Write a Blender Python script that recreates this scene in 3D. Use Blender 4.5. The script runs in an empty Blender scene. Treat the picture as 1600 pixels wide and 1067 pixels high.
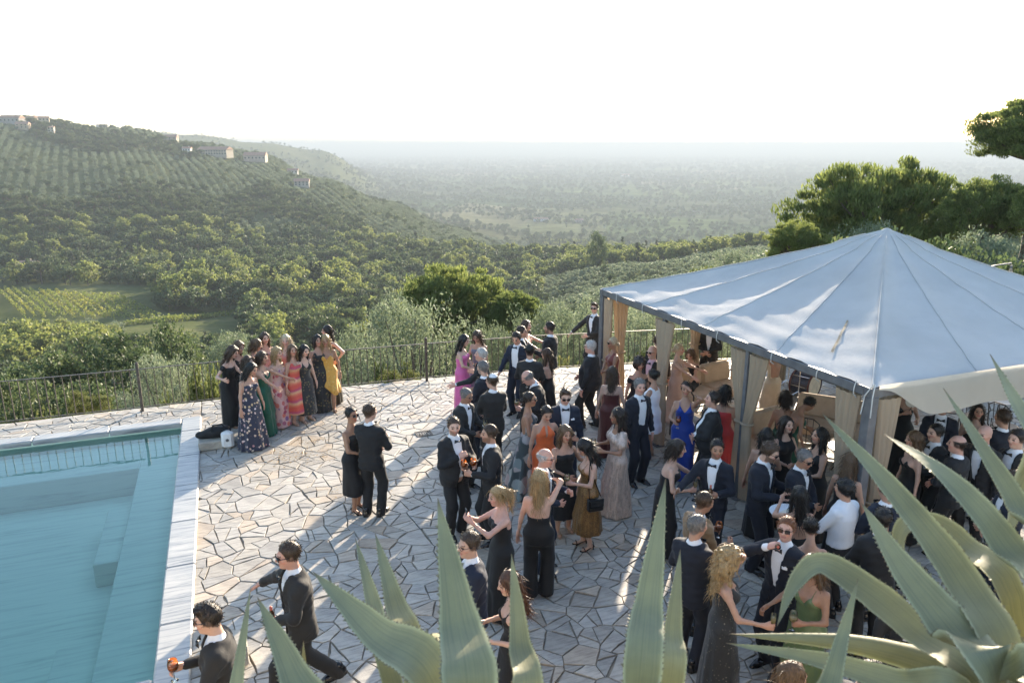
import bpy, math, random
import numpy as np
from mathutils import Vector, Matrix
random.seed(7); np.random.seed(7)
RAD = math.radians
SC = bpy.context.scene
COL = SC.collection

# ------------------------------------------------------------------ camera, sky, sun, exposure
FPX, PITCH, CAMH = 1160.0, RAD(14.73), 5.5
cam_d = bpy.data.cameras.new('camera'); cam = bpy.data.objects.new('camera', cam_d); COL.objects.link(cam)
cam_d.sensor_width = 36.0; cam_d.lens = 36.0*FPX/1600.0
cam_d.clip_start = 0.05; cam_d.clip_end = 60000
cam.location = (0, 0, CAMH); cam.rotation_euler = (math.pi/2-PITCH, 0, 0)
SC.camera = cam
cam_d.dof.use_dof = True; cam_d.dof.focus_distance = 12.5; cam_d.dof.aperture_fstop = 5.6

SUN_AZ, SUN_EL = RAD(20.5), RAD(15.5)       # azimuth measured from +Y towards +X
world = bpy.data.worlds.new('World'); SC.world = world; world.use_nodes = True
wn = world.node_tree.nodes; wl = world.node_tree.links
for n in list(wn): wn.remove(n)
sky = wn.new('ShaderNodeTexSky'); sky.sky_type = 'NISHITA'; sky.sun_disc = False
sky.sun_elevation = SUN_EL; sky.sun_rotation = SUN_AZ
sky.altitude = 200; sky.air_density = 1.0; sky.dust_density = 1.0; sky.ozone_density = 1.0
bg = wn.new('ShaderNodeBackground'); bg.inputs['Strength'].default_value = 0.135
wo = wn.new('ShaderNodeOutputWorld')
wl.new(sky.outputs[0], bg.inputs[0]); wl.new(bg.outputs[0], wo.inputs[0])

sun_d = bpy.data.lights.new('sun', 'SUN'); sun = bpy.data.objects.new('sun', sun_d); COL.objects.link(sun)
sun_d.energy = 4.6; sun_d.angle = RAD(0.6); sun_d.color = (1.0, 0.85, 0.66)
sd = Vector((math.sin(SUN_AZ)*math.cos(SUN_EL), math.cos(SUN_AZ)*math.cos(SUN_EL), math.sin(SUN_EL)))
sun.rotation_euler = sd.to_track_quat('Z', 'Y').to_euler()
sun.location = (20, 40, 30)

SC.view_settings.view_transform = 'Standard'; SC.view_settings.look = 'None'
SC.view_settings.exposure = 2.02; SC.view_settings.gamma = 1.0
SC.view_settings.use_curve_mapping = False
SC.render.engine = 'CYCLES'
cy = SC.cycles
cy.use_denoising = True
cy.use_adaptive_sampling = True; cy.adaptive_threshold = .02
try: cy.denoiser = 'OPENIMAGEDENOISE'
except Exception: pass
cy.max_bounces = 6; cy.diffuse_bounces = 3; cy.glossy_bounces = 3; cy.transmission_bounces = 4
cy.transparent_max_bounces = 12; cy.volume_bounces = 0
cy.caustics_reflective = False; cy.caustics_refractive = False
cy.sample_clamp_indirect = 6.0

# ------------------------------------------------------------------ helpers
CT, ST = math.cos(PITCH), math.sin(PITCH)
def ray(px, py):
    xc = (px-800)/FPX; yc = -(py-533.5)/FPX
    return np.array([xc, CT+yc*ST, -ST+yc*CT])
def at_z(px, py, z=0.0):
    d = ray(px, py); return np.array([0, 0, CAMH]) + d*((z-CAMH)/d[2])
def at_y(px, py, Y):
    d = ray(px, py); return np.array([0, 0, CAMH]) + d*(Y/d[1])
def at_c(px, py, zc):                      # point at depth zc along the view axis
    return np.array([0, 0, CAMH]) + ray(px, py)*zc
def proj(x, y, z):
    zc = y*CT-(z-CAMH)*ST; yc = y*ST+(z-CAMH)*CT
    return 800+FPX*x/zc, 533.5-FPX*yc/zc, zc
E1 = np.array([-.363, .932]); E2 = np.array([.932, .363])     # terrace axes: v away from the camera, u to the side
def uv(u, v, z=0.0):
    p = E2*u+E1*v; return (float(p[0]), float(p[1]), z)
TERR_ROT = math.atan2(E2[1], E2[0])

def link(o, parent=None):
    COL.objects.link(o)
    if parent is not None: o.parent = parent
    return o
def tag(o, label=None, cat=None, group=None, kind=None):
    if label: o['label'] = label
    if cat: o['category'] = cat
    if group: o['group'] = group
    if kind: o['kind'] = kind
    return o
def empty(name, loc=(0, 0, 0), rz=0.0, parent=None):
    o = bpy.data.objects.new(name, None); o.location = loc; o.rotation_euler = (0, 0, rz)
    o.empty_display_size = .1
    return link(o, parent)
def mesh_np(name, V, Fq, mats=(), smooth=True, col=None, mi=None, uvs=None):
    """mesh from arrays; Fq is (n,3) or (n,4)"""
    V = np.ascontiguousarray(V, dtype=np.float32); Fq = np.ascontiguousarray(Fq, dtype=np.int32)
    me = bpy.data.meshes.new(name); k = Fq.shape[1]; n = len(Fq)
    me.vertices.add(len(V)); me.vertices.foreach_set('co', V.ravel())
    me.loops.add(n*k); me.loops.foreach_set('vertex_index', Fq.ravel())
    me.polygons.add(n)
    me.polygons.foreach_set('loop_start', np.arange(0, n*k, k, dtype=np.int32))
    me.polygons.foreach_set('loop_total', np.full(n, k, dtype=np.int32))
    me.polygons.foreach_set('use_smooth', np.full(n, smooth, dtype=bool))
    if mi is not None: me.polygons.foreach_set('material_index', np.asarray(mi, dtype=np.int32))
    me.update(calc_edges=True)
    for m in mats: me.materials.append(m)
    if col is not None:
        a = me.color_attributes.new('tint', 'FLOAT_COLOR', 'POINT')
        c = np.ones((len(V), 4), dtype=np.float32); c[:, :col.shape[1]] = col
        a.data.foreach_set('color', c.ravel())
    return me
def mesh_py(name, V, Fs, mats=(), smooth=False):
    me = bpy.data.meshes.new(name); me.from_pydata([tuple(v) for v in V], [], [tuple(f) for f in Fs])
    if smooth: me.polygons.foreach_set('use_smooth', [True]*len(me.polygons))
    me.update()
    for m in mats: me.materials.append(m)
    return me
def mobj(name, me, parent=None, loc=None, rot=None):
    o = bpy.data.objects.new(name, me)
    if loc is not None: o.location = loc
    if rot is not None: o.rotation_euler = rot
    return link(o, parent)
class MB:
    """collects simple shapes into one mesh"""
    def __init__(s): s.V = []; s.F = []
    def add(s, V, F):
        b = len(s.V); s.V += [tuple(map(float, v)) for v in V]; s.F += [tuple(i+b for i in f) for f in F]; return s
    def box(s, c, d, M=None, bev=0.0):
        x, y, z = d[0]/2, d[1]/2, d[2]/2
        if bev <= 0:
            V = [(-x,-y,-z),(x,-y,-z),(x,y,-z),(-x,y,-z),(-x,-y,z),(x,-y,z),(x,y,z),(-x,y,z)]
            F = [(0,3,2,1),(4,5,6,7),(0,1,5,4),(1,2,6,5),(2,3,7,6),(3,0,4,7)]
        else:
            b = min(bev, x*.9, y*.9, z*.9); V = []; F = []
            for zz, ix in ((-z, b), (-z+b, 0), (z-b, 0), (z, b)):
                for (sx, sy, o) in ((-1,-1,0),(1,-1,0),(1,-1,1),(1,1,0),(1,1,1),(-1,1,0),(-1,1,1),(-1,-1,1)):
                    pass
                X, Y = x-ix, y-ix
                V += [(-X+b,-Y,zz),(X-b,-Y,zz),(X,-Y+b,zz),(X,Y-b,zz),(X-b,Y,zz),(-X+b,Y,zz),(-X,Y-b,zz),(-X,-Y+b,zz)]
            for r in range(3):
                for k in range(8):
                    F.append((r*8+k, r*8+(k+1)%8, r*8+8+(k+1)%8, r*8+8+k))
            F.append(tuple(range(7,-1,-1))); F.append(tuple(range(24, 32)))
        M = M or Matrix.Identity(4)
        V = [Vector(c)+(M.to_3x3() @ Vector(v)) for v in V]
        return s.add(V, F)
    def tube(s, pts, r, n=8, cap=True):
        pts = [Vector(p) for p in pts]; rs = r if hasattr(r, '__len__') else [r]*len(pts)
        V = []; F = []; up = None
        for i, p in enumerate(pts):
            t = (pts[min(i+1, len(pts)-1)]-pts[max(i-1, 0)]).normalized()
            if up is None:
                up = Vector((0,0,1)) if abs(t.z) < .9 else Vector((1,0,0))
            a = t.cross(up)
            if a.length < 1e-4: a = t.cross(Vector((0.3,1,0.2)))
            a.normalize(); b = a.cross(t).normalized(); up = b
            for k in range(n):
                an = 2*math.pi*k/n; V.append(p+(a*math.cos(an)+b*math.sin(an))*rs[i])
        for i in range(len(pts)-1):
            for k in range(n):
                F.append((i*n+k, i*n+(k+1)%n, (i+1)*n+(k+1)%n, (i+1)*n+k))
        if cap:
            F.append(tuple(range(n-1,-1,-1))); F.append(tuple(range((len(pts)-1)*n, len(pts)*n)))
        return s.add(V, F)
    def lathe(s, prof, n=16, c=(0,0,0), M=None):
        V = []; F = []
        for (r, z) in prof:
            for k in range(n):
                a = 2*math.pi*k/n; V.append(Vector((r*math.cos(a), r*math.sin(a), z)))
        if M is not None: V = [M.to_3x3() @ v for v in V]
        V = [v+Vector(c) for v in V]
        for i in range(len(prof)-1):
            for k in range(n):
                F.append((i*n+k, i*n+(k+1)%n, (i+1)*n+(k+1)%n, (i+1)*n+k))
        return s.add(V, F)
    def build(s, name, mat, parent=None, smooth=False, loc=None, rot=None):
        return mobj(name, mesh_py(name, s.V, s.F, [mat] if mat else [], smooth), parent, loc, rot)

# ------------------------------------------------------------------ materials
_MC = {}
class NT:
    def __init__(s, name):
        s.m = bpy.data.materials.new(name); s.m.use_nodes = True; s.t = s.m.node_tree
        s.b = s.t.nodes['Principled BSDF']; s.out = s.t.nodes['Material Output']
    def n(s, typ, **kw):
        o = s.t.nodes.new(typ)
        for k, v in kw.items():
            if k.startswith('i_'): o.inputs[k[2:].replace('_', ' ')].default_value = v
            else: setattr(o, k, v)
        return o
    def l(s, a, b): s.t.links.new(a, b)
    def set(s, **kw):
        for k, v in kw.items():
            s.b.inputs[k.replace('_', ' ')].default_value = v
    def coord(s, which='Object', scale=(1,1,1), rot=(0,0,0)):
        tc = s.n('ShaderNodeTexCoord'); mp = s.n('ShaderNodeMapping')
        mp.inputs['Scale'].default_value = scale; mp.inputs['Rotation'].default_value = rot
        s.l(tc.outputs[which], mp.inputs[0]); return mp.outputs[0]
    def noise(s, vec, scale, detail=4, rough=.55, dist=0):
        o = s.n('ShaderNodeTexNoise'); o.inputs['Scale'].default_value = scale; o.inputs['Detail'].default_value = detail
        o.inputs['Roughness'].default_value = rough; o.inputs['Distortion'].default_value = dist
        if vec is not None: s.l(vec, o.inputs['Vector'])
        return o
    def ramp(s, fac, stops):
        o = s.n('ShaderNodeValToRGB'); e = o.color_ramp.elements
        while len(e) < len(stops): e.new(.5)
        for el, (p, c) in zip(e, stops):
            el.position = p; el.color = (*c, 1) if len(c) == 3 else c
        s.l(fac, o.inputs[0]); return o.outputs[0]
    def mix(s, a, b, fac, mode='MIX'):
        o = s.n('ShaderNodeMix', data_type='RGBA', blend_type=mode)
        for sock, v in ((o.inputs[0], fac), (o.inputs[6], a), (o.inputs[7], b)):
            if hasattr(v, 'is_linked') or hasattr(v, 'links'): s.l(v, sock)
            elif isinstance(v, (int, float)): sock.default_value = v
            else: sock.default_value = (*v, 1) if len(v) == 3 else v
        return o.outputs[2]
    def bump(s, h, strength=.3, dist=.01):
        o = s.n('ShaderNodeBump'); o.inputs['Strength'].default_value = strength; o.inputs['Distance'].default_value = dist
        s.l(h, o.inputs['Height']); s.l(o.outputs[0], s.b.inputs['Normal']); return o
def plain(name, col, rough=.6, metal=0.0, var=.15, vscale=8.0, bump=0.0, bscale=60.0, sheen=0.0, spec=None):
    key = (name, tuple(col), rough)
    if key in _MC: return _MC[key]
    t = NT(name); t.set(Roughness=rough, Metallic=metal)
    v = t.coord(); nz = t.noise(v, vscale)
    c = np.array(col)
    t.l(t.ramp(nz.outputs[0], [(.3, tuple(c*(1-var))), (.7, tuple(np.minimum(c*(1+var), 1)))]), t.b.inputs['Base Color'])
    if bump > 0:
        nb = t.noise(v, bscale, 3); t.bump(nb.outputs[0], bump, .004)
    if sheen > 0: t.set(Sheen_Weight=sheen, Sheen_Roughness=.5)
    if spec is not None: t.b.inputs['Specular IOR Level'].default_value = spec
    _MC[key] = t.m; return t.m
def sst(x, a, b):
    t = np.clip((x-a)/(b-a), 0, 1); return t*t*(3-2*t)
# ------------------------------------------------------------------ terrain
_PXC = [-900, -300, 0, 200, 300, 400, 500, 600, 700, 800, 1000, 1200, 1400, 1700, 2400]
_RC = [15, 20, 40, 80, 150, 250, 400, 550, 700, 900, 1200, 1600, 2500, 4000, 5500, 8000, 30000]
_TZ = [
 [-4, -5, -10, -22, -36, -46, -48, -25, 5, 32, 38, 10, 35, -60, -100, -60, -75],
 [-4, -5, -10, -22, -36, -46, -48, -25, 5, 32, 38, 5, 55, -60, -100, -90, -75],
 [-4, -5, -10, -22, -36, -46, -50, -28, 0, 29, 32, -5, 64, -60, -100, -100, -75],
 [-4, -5, -10, -22, -36, -46, -50, -30, -5, 20, 18, -30, 56, -60, -100, -110, -75],
 [-4, -5, -10, -22, -36, -47, -51, -33, -12, 5, 0, -50, 40, -60, -100, -120, -75],
 [-4, -5, -10, -22, -37, -48, -52, -38, -20, -6, -15, -70, 16, -60, -100, -125, -75],
 [-4, -5, -10, -22, -38, -50, -54, -43, -30, -33, -55, -95, -8, -110, -100, -128, -75],
 [-4, -5, -10, -22, -38, -51, -56, -52, -48, -58, -95, -116, -112, -112, -128, -130, -75],
 [-4, -5, -10, -21, -37, -51, -58, -63, -70, -92, -116, -126, -129, -130, -130, -130, -75],
 [-4, -5, -10, -20, -35, -50, -60, -73, -92, -114, -127, -129, -130, -130, -130, -130, -75],
 [-4, -4, -8, -15, -28, -38, -54, -82, -106, -124, -129, -130, -130, -130, -130, -130, -75],
 [-3, -3, -5, -10, -21, -31, -47, -76, -102, -124, -129, -130, -130, -130, -130, -130, -75],
 [-2, -2, -3, -7, -17, -28, -48, -76, -102, -122, -129, -130, -130, -130, -130, -130, -75],
 [-2, -2, -2, -4, -12, -22, -42, -70, -92, -116, -128, -130, -130, -130, -130, -130, -75],
 [-2, -2, -2, -4, -12, -22, -42, -70, -92, -116, -128, -130, -130, -130, -130, -130, -75]]
_TZ = np.array(_TZ, dtype=float)
_AZC = np.array([math.atan((p-800)/FPX/1.034) for p in _PXC]); _LRC = np.log(_RC)
def _sm(t): return t*t*(3-2*t)
def terrain(x, y):
    x = np.asarray(x, dtype=float); y = np.asarray(y, dtype=float)
    r = np.clip(np.hypot(x, y), 15.01, 29990); az = np.clip(np.arctan2(x, y), _AZC[0]+1e-6, _AZC[-1]-1e-6)
    lr = np.log(r)
    i = np.clip(np.searchsorted(_AZC, az)-1, 0, len(_AZC)-2); j = np.clip(np.searchsorted(_LRC, lr)-1, 0, len(_LRC)-2)
    a = _sm((az-_AZC[i])/(_AZC[i+1]-_AZC[i])); b = (lr-_LRC[j])/(_LRC[j+1]-_LRC[j]); b = .5*b+.5*_sm(b)
    z = (_TZ[i, j]*(1-a)+_TZ[i+1, j]*a)*(1-b)+(_TZ[i, j+1]*(1-a)+_TZ[i+1, j+1]*a)*b
    amp = np.clip((r-25)/150, 0, 1)*np.clip((z+132)/40, 0.03, 1)
    z = z+amp*(1.6*np.sin(x*.021+1.3)*np.sin(y*.017+.4)+2.2*np.sin(x*.0071+y*.0053)+.8*np.sin(x*.06+y*.045))
    return z
def ray_hit(px, py, r0=30.0, r1=20000.0):
    d = ray(px, py); n = math.hypot(d[0], d[1]); d = d/n
    rs = np.exp(np.linspace(math.log(r0), math.log(r1), 1500))
    zz = CAMH+d[2]*rs; tz = terrain(d[0]*rs, d[1]*rs)
    k = np.nonzero(zz < tz)[0]
    k = k[0] if len(k) else len(rs)-1
    return np.array([d[0]*rs[k], d[1]*rs[k], float(tz[k])])

def ground_material():
    t = NT('hillside_ground'); t.set(Roughness=.95); t.b.inputs['Specular IOR Level'].default_value = .0
    tc = t.n('ShaderNodeTexCoord'); v = tc.outputs['Object']
    n1 = t.noise(v, .012, 6, .6); n2 = t.noise(v, .12, 5, .65); n3 = t.noise(v, .0016, 4, .5)
    near = t.ramp(n2.outputs[0], [(.3, (.06, .07, .032)), (.5, (.10, .11, .05)), (.7, (.17, .155, .085))])
    dry = t.ramp(n1.outputs[0], [(.35, (.05, .07, .025)), (.6, (.10, .11, .045)), (.75, (.17, .15, .085))])
    base = t.mix(near, dry, .5)
    # far fields: patchwork in plan
    vm = t.n('ShaderNodeMapping'); vm.inputs['Scale'].default_value = (.0042, .0016, 0); vm.inputs['Rotation'].default_value = (0, 0, .35); t.l(v, vm.inputs[0])
    vo = t.n('ShaderNodeTexVoronoi', distance='CHEBYCHEV'); vo.inputs['Scale'].default_value = 1.0; t.l(vm.outputs[0], vo.inputs['Vector'])
    sep = t.n('ShaderNodeSeparateColor'); t.l(vo.outputs['Color'], sep.inputs[0])
    fld = t.ramp(sep.outputs[0], [(.0, (.08, .11, .05)), (.3, (.12, .15, .07)), (.5, (.17, .21, .07)), (.68, (.11, .125, .075)), (.85, (.21, .22, .11)), (1, (.27, .23, .15))])
    wood = t.ramp(n3.outputs[0], [(.44, (0, 0, 0)), (.56, (1, 1, 1))])
    n4 = t.noise(v, .02, 6, .7); dk = t.ramp(n4.outputs[0], [(.4, (.028, .042, .018)), (.65, (.075, .09, .04))])
    fld = t.mix(fld, dk, t.mix(wood, (.3, .3, .3), .5))
    fl2 = t.mix(fld, t.ramp(n4.outputs[0], [(.45, (.45, .48, .45)), (.60, (1, 1, 1))]), .6, 'MULTIPLY')
    sx = t.n('ShaderNodeSeparateXYZ'); t.l(v, sx.inputs[0])
    mr = t.n('ShaderNodeMapRange'); mr.inputs[1].default_value = -85; mr.inputs[2].default_value = -118; t.l(sx.outputs[2], mr.inputs[0])
    c = t.mix(base, fl2, mr.outputs[0])
    t.l(c, t.b.inputs['Base Color']); t.bump(n2.outputs[0], .6, .5)
    return t.m
def build_terrain():
    rs = np.concatenate([[0.5, 8], np.exp(np.linspace(math.log(15), math.log(28000), 190))])
    az = np.concatenate([np.linspace(-math.pi, RAD(-48), 20, endpoint=False), np.linspace(RAD(-48), RAD(48), 260), np.linspace(RAD(48), math.pi, 21)[1:]])
    A, R = np.meshgrid(az, rs, indexing='ij'); X = R*np.sin(A); Y = R*np.cos(A); Z = terrain(X, Y)
    Z = np.where(R < 15, -6, Z)
    V = np.stack([X, Y, Z], -1).reshape(-1, 3); na, nr = A.shape
    I = np.arange(na*nr).reshape(na, nr)
    Fq = np.stack([I[:-1, :-1], I[:-1, 1:], I[1:, 1:], I[1:, :-1]], -1).reshape(-1, 4)[:, ::-1]
    o = mobj('terrain', mesh_np('terrain', V, Fq, [ground_material()])); tag(o, 'rolling Tuscan hillside, valley and wide plain reaching to the horizon', 'terrain', kind='structure')
build_terrain()

# ------------------------------------------------------------------ terrace
def m_stone():
    t = NT('flagstone'); t.set(Roughness=.62)
    at = t.n('ShaderNodeAttribute', attribute_name='tint')
    v = t.coord('Object', (1, 1, 1), (0, 0, .4)); vs = t.coord('Object', (2.2, 16, 6), (0, 0, .7))
    n1 = t.noise(v, 3.0, 6, .65); n2 = t.noise(vs, 1.6, 5, .6, .6); n3 = t.noise(v, 40, 4, .6)
    c = t.mix(at.outputs['Color'], t.ramp(n1.outputs[0], [(.3, (.72, .72, .73)), (.6, (1, 1, 1))]), .7, 'MULTIPLY')
    c = t.mix(c, t.ramp(n2.outputs[0], [(.38, (.55, .55, .57)), (.55, (1, 1, 1))]), .65, 'MULTIPLY')
    st = t.noise(v, .9, 4, .7)
    c = t.mix(c, (.30, .20, .10), t.ramp(st.outputs[0], [(.66, (0, 0, 0)), (.76, (.55, .55, .55))]))
    t.l(c, t.b.inputs['Base Color'])
    h = t.mix(n1.outputs[0], n3.outputs[0], .4); t.bump(h, .7, .012)
    return t.m
M_STONE = m_stone()
M_MORTAR = plain('joint_mortar', (.25, .21, .16), .95, var=.4, vscale=5, bump=.6, bscale=90)
def m_marble():
    t = NT('veined_marble'); t.set(Roughness=.42)
    v = t.coord('Object', (.55, 7, 7), (0, 0, .06)); n1 = t.noise(v, 2.4, 7, .62, .7)
    v2 = t.coord('Object', (1, 1, 1)); n2 = t.noise(v2, 1.3, 4)
    c = t.ramp(n1.outputs[0], [(.33, (.17, .18, .185)), (.43, (.31, .315, .31)), (.52, (.41, .40, .375)), (.7, (.49, .47, .43))])
    c = t.mix(c, t.ramp(n2.outputs[0], [(.3, (.8, .82, .85)), (.7, (1, .99, .97))]), .8, 'MULTIPLY')
    t.l(c, t.b.inputs['Base Color']); t.bump(n1.outputs[0], .15, .004); return t.m
M_MARBLE = m_marble()

TER = empty('terrace', (0, 0, 0), TERR_ROT); tag(TER, 'wide terrace paved with irregular pale flagstones', 'terrace', kind='structure')
def prism(poly, z0, z1):
    n = len(poly); V = [(x, y, z1) for x, y in poly]+[(x, y, z0) for x, y in poly]
    F = [tuple(range(n)), tuple(range(2*n-1, n-1, -1))]+[(i, n+i, n+(i+1) % n, (i+1) % n) for i in range(n)]
    return V, F
R1 = [(-.76, -12), (24, -12), (24, 12.6), (10.4, 16.05), (6.9, 16.75), (4.3, 16.95), (-.76, 17.12)]
R2 = [(-17, 15.99), (-.76, 15.99), (-.76, 17.12), (-17, 17.12)]
R3 = [(-17, -12), (-.76, -12), (-.76, 7.25), (-17, 7.25)]
for R_ in (R1, R2, R3):
    b = MB(); b.add(*prism(R_, -4.5, -.022)); b.build('slab', M_MORTAR, TER)

def clip_half(poly, nx, ny, d):           # keep nx*x+ny*y <= d
    out = []; n = len(poly)
    for i in range(n):
        a = poly[i]; b = poly[(i+1) % n]; fa = nx*a[0]+ny*a[1]-d; fb = nx*b[0]+ny*b[1]-d
        if fa <= 0: out.append(a)
        if (fa < 0) != (fb < 0) and fa != fb:
            t = fa/(fa-fb); out.append((a[0]+(b[0]-a[0])*t, a[1]+(b[1]-a[1])*t))
    return out
def stones():
    rng = random.Random(11); regs = []
    for reg in (R1, R2):
        sp = .345; pts = []
        us = [p[0] for p in reg]; vs_ = [p[1] for p in reg]
        v = max(min(vs_), 4.0)-.4; row = 0
        while v < max(vs_)+.4:
            u = max(min(us), -11)-.4+(row % 2)*sp*.5
            while u < min(max(us), 20)+.4:
                if rng.random() > .10:
                    a = (u+rng.uniform(-.5, .5)*sp*1.15, v+rng.uniform(-.5, .5)*sp*1.05); pts.append((a[0], a[1], rng.uniform(-.012, .012)))
                u += sp*rng.uniform(.85, 1.15)
            v += sp*.82; row += 1
        cells = {}
        for i, p in enumerate(pts): cells.setdefault((int(p[0]//.6), int(p[1]//.6)), []).append(i)
        for i, p in enumerate(pts):
            x, y, z = uv(p[0], p[1])
            if y < 4: continue
            sx, sy, zc = proj(x, y, 0)
            if not (-120 < sx < 1720 and 500 < sy < 1200): continue
            poly = [(p[0]-.8, p[1]-.8), (p[0]+.8, p[1]-.8), (p[0]+.8, p[1]+.8), (p[0]-.8, p[1]+.8)]
            gap = rng.uniform(.0035, .0075); ci, cj = int(p[0]//.6), int(p[1]//.6); ok = True
            for di in (-2, -1, 0, 1, 2):
                for dj in (-2, -1, 0, 1, 2):
                    for j in cells.get((ci+di, cj+dj), ()):
                        if j == i: continue
                        q = pts[j]; dx, dy = q[0]-p[0], q[1]-p[1]; L = math.hypot(dx, dy)
                        if L < 1e-6: continue
                        poly = clip_half(poly, dx/L, dy/L, (dx*(p[0]+q[0])+dy*(p[1]+q[1]))/2/L+(p[2]-q[2])/L*.5-gap)
                        if len(poly) < 3: ok = False; break
                    if not ok: break
                if not ok: break
            n = len(reg)
            for k in range(n):
                if not ok: break
                a = reg[k]; b = reg[(k+1) % n]; ex, ey = b[0]-a[0], b[1]-a[1]; L = math.hypot(ex, ey); nx, ny = ey/L, -ex/L
                poly = clip_half(poly, nx, ny, nx*a[0]+ny*a[1]-.012)
                if len(poly) < 3: ok = False
            if not ok: continue
            # drop near-duplicate corners, roughen the outline
            pl = []
            for a in poly:
                if not pl or math.hypot(a[0]-pl[-1][0], a[1]-pl[-1][1]) > .028: pl.append(a)
            if len(pl) > 2 and math.hypot(pl[0][0]-pl[-1][0], pl[0][1]-pl[-1][1]) < .035: pl.pop()
            if len(pl) < 3: continue
            ar = abs(sum(pl[k][0]*pl[(k+1) % len(pl)][1]-pl[(k+1) % len(pl)][0]*pl[k][1] for k in range(len(pl))))/2
            if ar < .006: continue
            def split(pl, depth):
                ar = abs(sum(pl[k][0]*pl[(k+1) % len(pl)][1]-pl[(k+1) % len(pl)][0]*pl[k][1] for k in range(len(pl))))/2
                if depth == 0 or ar < .055 or rng.random() < .25: return [(ar, pl)]
                cx = sum(a[0] for a in pl)/len(pl); cy2 = sum(a[1] for a in pl)/len(pl)
                ext = [(a[0]-cx, a[1]-cy2) for a in pl]; far = max(ext, key=lambda e: e[0]**2+e[1]**2); an_ = math.atan2(far[1], far[0])+rng.gauss(0, .45)
                nx, ny = math.cos(an_), math.sin(an_); dd = nx*cx+ny*cy2+rng.uniform(-.05, .05); g = rng.uniform(.0035, .007); res = []
                for sg in (1, -1):
                    q = clip_half(pl, sg*nx, sg*ny, sg*dd-g); q2 = []
                    for a in q:
                        if not q2 or math.hypot(a[0]-q2[-1][0], a[1]-q2[-1][1]) > .022: q2.append(a)
                    if len(q2) > 2 and math.hypot(q2[0][0]-q2[-1][0], q2[0][1]-q2[-1][1]) < .022: q2.pop()
                    if len(q2) >= 3: res += split(q2, depth-1)
                return res
            for ar, pc in split(pl, 2):
                if ar > .004: regs.append((ar/(zc*zc)*1/(zc), pc, p, (0 <= sx <= 1600 and sy <= 1067)))
    def piece(pl):
        cx = sum(a[0] for a in pl)/len(pl); cy_ = sum(a[1] for a in pl)/len(pl)
        out = []
        for k in range(len(pl)):
            a = pl[k]; b = pl[(k+1) % len(pl)]; out.append(a)
            L = math.hypot(b[0]-a[0], b[1]-a[1])
            if L > .16:
                f = rng.uniform(.35, .65); w = -abs(rng.gauss(0, .007))
                out.append((a[0]+(b[0]-a[0])*f-(b[1]-a[1])/L*w*-1, a[1]+(b[1]-a[1])*f+(b[0]-a[0])/L*w*-1))
        pl = out; n = len(pl); top = rng.uniform(-.004, .008); tx, ty = rng.gauss(0, .010), rng.gauss(0, .010)
        def Z(x, y): return top+tx*(x-cx)+ty*(y-cy_)
        V = [(x-cx, y-cy_, -.03) for x, y in pl]+[(x-cx, y-cy_, Z(x, y)-.005) for x, y in pl]
        ins = [(cx+(x-cx)*.972, cy_+(y-cy_)*.972) for x, y in pl]
        V += [(x-cx, y-cy_, Z(x, y)) for x, y in ins]
        F = []
        for k in range(n):
            k2 = (k+1) % n; F += [(k, k2, n+k2, n+k), (n+k, n+k2, 2*n+k2, 2*n+k)]
        F.append(tuple(range(2*n, 3*n)))
        g = rng.uniform(.78, 1.12); w = rng.random()
        c = np.array([.46, .415, .345])*(1-w)+np.array([.42, .395, .35])*w
        if rng.random() < .12: c = np.array([.47, .39, .30])
        return (cx, cy_), V, F, c*g
    regs.sort(key=lambda r: (-r[3], -r[0]))
    V2, F2, C2 = [], [], []
    for k, (ar, pl, p, vis) in enumerate(regs):
        (cx, cy_), V, F, c = piece(pl)
        if k < 296:
            me = mesh_py('flagstone', V, F, [M_STONE])
            a = me.color_attributes.new('tint', 'FLOAT_COLOR', 'POINT'); a.data.foreach_set('color', list((*c, 1))*len(V))
            mobj('flagstone', me, TER, (cx, cy_, 0))
        else:
            b = len(V2); V2 += [(x+cx, y+cy_, z) for x, y, z in V]; F2 += [tuple(i+b for i in f) for f in F]; C2 += [(*c, 1)]*len(V)
    me = mesh_py('paving', V2, F2, [M_STONE]); a = me.color_attributes.new('tint', 'FLOAT_COLOR', 'POINT'); a.data.foreach_set('color', np.array(C2, dtype=np.float32).ravel())
    o = mobj('paving', me, TER); o['kind'] = 'stuff'
stones()

# ------------------------------------------------------------------ pool (parent frame is u, v)
POOL = empty('swimming_pool', (0, 0, 0), TERR_ROT); tag(POOL, 'turquoise swimming pool with white veined marble coping and submerged steps', 'swimming pool')
def m_poolmarble():
    t = NT('pool_lining'); t.set(Roughness=.5)
    v = t.coord('Object', (.35, 5, 5), (0, 0, .05)); n1 = t.noise(v, 2.2, 7, .62, .8)
    c = t.ramp(n1.outputs[0], [(.28, (.34, .47, .37)), (.38, (.52, .64, .51)), (.50, (.62, .74, .59)), (.7, (.68, .78, .62))])
    t.l(c, t.b.inputs['Base Color']); return t.m
M_LIN = m_poolmarble()
PU0, PU1, PV0, PV1, DEP = -16.5, -1.10, 7.62, 15.70, -.78
def facebox(b, u0, u1, v0, v1, z0, z1): b.box(((u0+u1)/2, (v0+v1)/2, (z0+z1)/2), (u1-u0, v1-v0, z1-z0))
b = MB(); facebox(b, PU0-.3, PU1+.3, PV0-.3, PV1+.3, DEP-.3, DEP); b.build('basin_floor', M_LIN, POOL)
for (u0, u1, v0, v1) in ((PU1, PU1+.33, PV0-.33, PV1+.28), (PU0, PU1, PV1, PV1+.28), (PU0, PU1, PV0-.33, PV0)):
    b = MB(); facebox(b, u0, u1, v0, v1, DEP, .0); b.build('basin_wall', M_LIN, POOL)
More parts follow.
